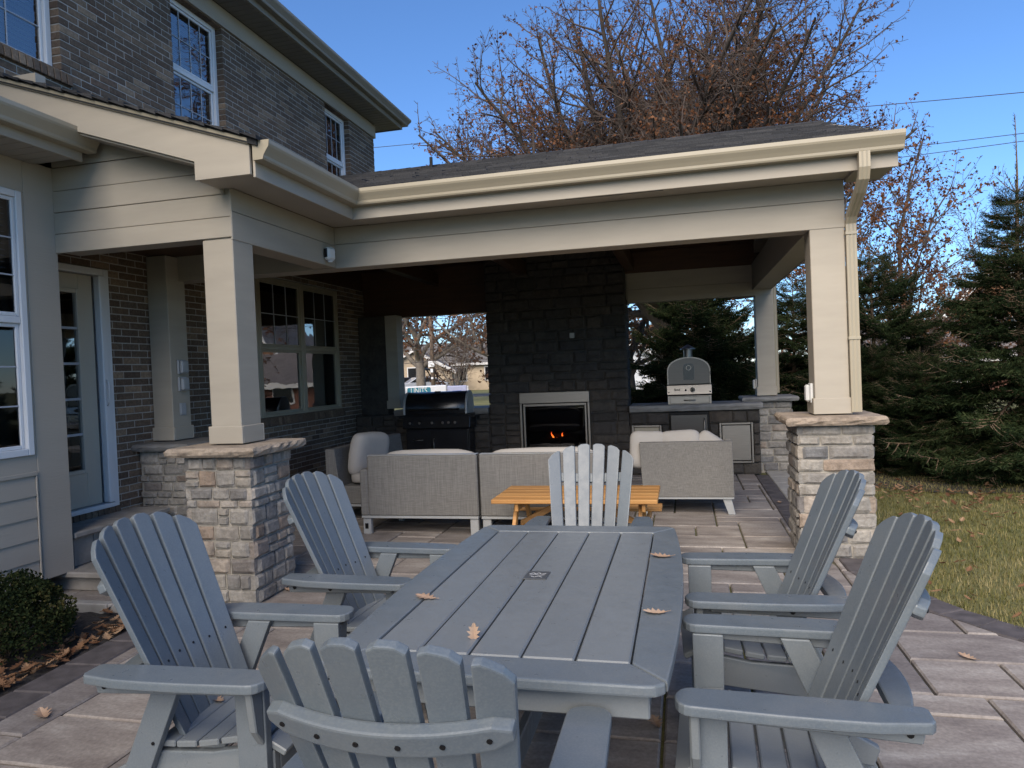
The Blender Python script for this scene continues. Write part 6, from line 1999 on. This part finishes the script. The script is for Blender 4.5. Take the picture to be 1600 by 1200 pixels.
# white storage container with UNITS lettering
cn = thing('storage_container', 'white portable storage container lettered UNITS on the far driveway', 'container', (-9.62, 26.2, 0), R(18))
cn.scale = (.64, .64, .9)
wmat = simple('container_white', (.70, .71, .73), .5, var=.03)
MB().box((-1.55, 0, .12), (1.0, 1.6, 1.27), .03).build('box', wmat, cn, fix=False)
for x in (-1.56, .96): MB().box((x, -.02, .10), (x + .06, -.001, 1.29), .006).build('corner_post', M['plastic_grey'], cn)
tl = simple('sign_teal', (.02, .17, .24), .5, var=.05)
MB().prism([(-1.32, -.012, .92), (-.02, -.012, .92), (.04, -.012, .97), (.04, -.012, 1.17), (-.02, -.012, 1.22), (-1.32, -.012, 1.22), (-1.38, -.012, 1.17), (-1.38, -.012, .97)], (0, .011, 0)).build('sign_plate', tl, cn)
fc = bpy.data.curves.new('lettering', 'FONT'); fc.body = 'UNITS'; fc.size = .36; fc.extrude = .004; fc.align_x = 'CENTER'; fc.align_y = 'CENTER'
tmp = bpy.data.objects.new('lettering_curve', fc)
fo = bpy.data.objects.new('lettering', bpy.data.meshes.new_from_object(tmp)); bpy.data.objects.remove(tmp); COL.objects.link(fo); fo.parent = cn; fo.location = (-.67, -.018, 1.07); fo.rotation_euler = (R(90), 0, 0)
fo.data.materials.clear(); fo.data.materials.append(M['plastic_white'])
lav = simple('panel_lavender', (.40, .42, .58), .5, var=.05)
MB().box((1.02, .02, .12), (2.25, 1.5, 1.22), .03).build('trailer_panel', lav, cn)
MB().box((1.35, .012, .86), (1.9, .019, 1.02), .003).build('sign_strip', simple('strip_blue', (.05, .08, .35), .5), cn)
MB().box((2.27, 0, .1), (2.34, .06, 1.22), .006).build('end_post', wmat, cn)
ld = thing('ladder_frame', 'white slanted metal frame leaning at the left of the container', 'frame', (-10.75, 25.7, 0))
ld.scale = (.66, .66, .85)
MB().tube([(-.55, 0, 0), (.12, 0, 1.30)], .035, 6).build('strut', wmat, ld); MB().tube([(.12, 0, 1.30), (.42, 0, 1.28)], .035, 6).build('arm', wmat, ld); MB().tube([(.34, 0, 1.28), (.40, 0, .55)], .03, 6).build('post', wmat, ld)
def car(label, loc, rz, col, L=4.3):
    o = thing('parked_car', label, 'car', loc, rz); cm = simple('car_paint', col, .25, var=.03, coat=.6)
    pr = [(-L / 2, .35), (-L / 2, .80), (-L / 2 + .25, .95), (-L * .28, 1.0), (-L * .12, 1.42), (L * .2, 1.45), (L * .36, 1.02), (L / 2 - .1, .92), (L / 2, .75), (L / 2, .35)]
    MB().prism([(x, -.85, z) for x, z in pr], (0, 1.7, 0)).build('body', cm, o, bevel=.05)
    MB().prism([(x, -.856, z) for x, z in ((-L * .25, 1.02), (-L * .11, 1.37), (L * .18, 1.39), (L * .31, 1.03))], (0, 1.712, 0)).build('window', M['lens'], o)
    for x in (-L * .3, L * .3):
        for y in (-.78, .78):
            w = MB().tube([(x, y - .1, .32), (x, y + .1, .32)], .32, 16).build('wheel', M['black'], o)
    for y in (-.6, .6): MB().box((-L / 2 - .01, y - .15, .66), (-L / 2 + .02, y + .15, .78), .01).build('headlight', M['plastic_white'], o)
    return o
car('dark parked car at the far left of the left opening', (-22.6, 54.0, 0), R(30), (.02, .022, .03))
car('silver parked car beside the dark one across the street', (-20.4, 53.5, 0), R(35), (.45, .46, .48))
# utility pole with its boxes
up = thing('utility_pole', 'wooden utility pole with a white box seen through the left opening', 'pole', (-15.4, 42.6, 0))
MB().tube([(0, 0, -.1), (0, 0, 9.5)], [.15, .10], 10).build('pole', M['pole_wood'], up, smooth=True)
MB().box((-.21, -.24, 2.06), (.21, -.13, 2.44), .02).build('white_box', wmat, up); MB().box((-.08, -.22, 1.72), (.08, -.13, 1.95), .01).build('meter', wmat, up)
MB().box((-.07, -.2, 1.3), (.07, -.12, 1.42), .01).build('tag_plate', wmat, up)
MB().box((-1.1, -.09, 8.7), (1.1, .09, 8.85), .01).build('cross_arm', M['pole_wood'], up)
def wire(label, pts, r=.012, sag=.25):
    P = []
    for a, b in zip(pts[:-1], pts[1:]):
        for k in range(25):
            t = k / 24; v = Vector(a).lerp(Vector(b), t); v.z -= sag * 4 * t * (1 - t); P.append(v)
    o = MB().tube(P, r, 5).build('power_line', M['wire'], None, smooth=True)
    return tag(o, label, 'cable', 'overhead power lines')
wire('upper overhead wire crossing the sky at the right edge', [(5.5, 30, 11.25), (20, 30, 10.9)], .016, .05)
wire('middle overhead wire at the right edge below the upper one', [(6, 30, 9.45), (20, 30, 9.75)], .014, .05)
wire('lowest overhead wire of the three at the right edge', [(6, 30, 9.05), (20, 30, 9.6)], .014, .05)
wire('overhead wire crossing behind the roof at left', [(-24, 30, 12.3), (4, 30, 11.6)], .014, .1)
wire('pale overhead wire low behind the spruces', [(-8, 30, 4.05), (16, 30, 4.1)], .016, .05)
for z, dz in ((5.1, .3), (4.6, 0), (3.2, .1), (2.45, -.2)):
    wire('overhead wire seen through the left opening at height %s' % {5.1: 'near its top', 4.6: 'just under the top one', 3.2: 'about the middle', 2.45: 'just above the houses'}[z], [(-26, 42.3, z + dz), (-15.4, 42.4, z), (-4, 42.3, z + .2)], .018, .12)
# driveway beyond
dv = MB().sharp((-18, 24.5, -.05), (-6.8, 28.5, -.018)).build('driveway', M['asphalt'])
tag(dv, 'grey far driveway under the storage container', kind='structure')
pth = MB().sharp((-14, 21.0, -.04), (-5, 21.8, -.012)).build('path', M['concrete'])
tag(pth, 'pale concrete path crossing the back lawn', kind='structure')
st_ = thing('garden_stake', 'small white stake at the edge of the spruce bed', 'stake', (2.0, 8.75, -.03))
MB().tube([(0, 0, 0), (0, 0, .15)], .008, 6).build('rod', M['plastic_white'], st_)
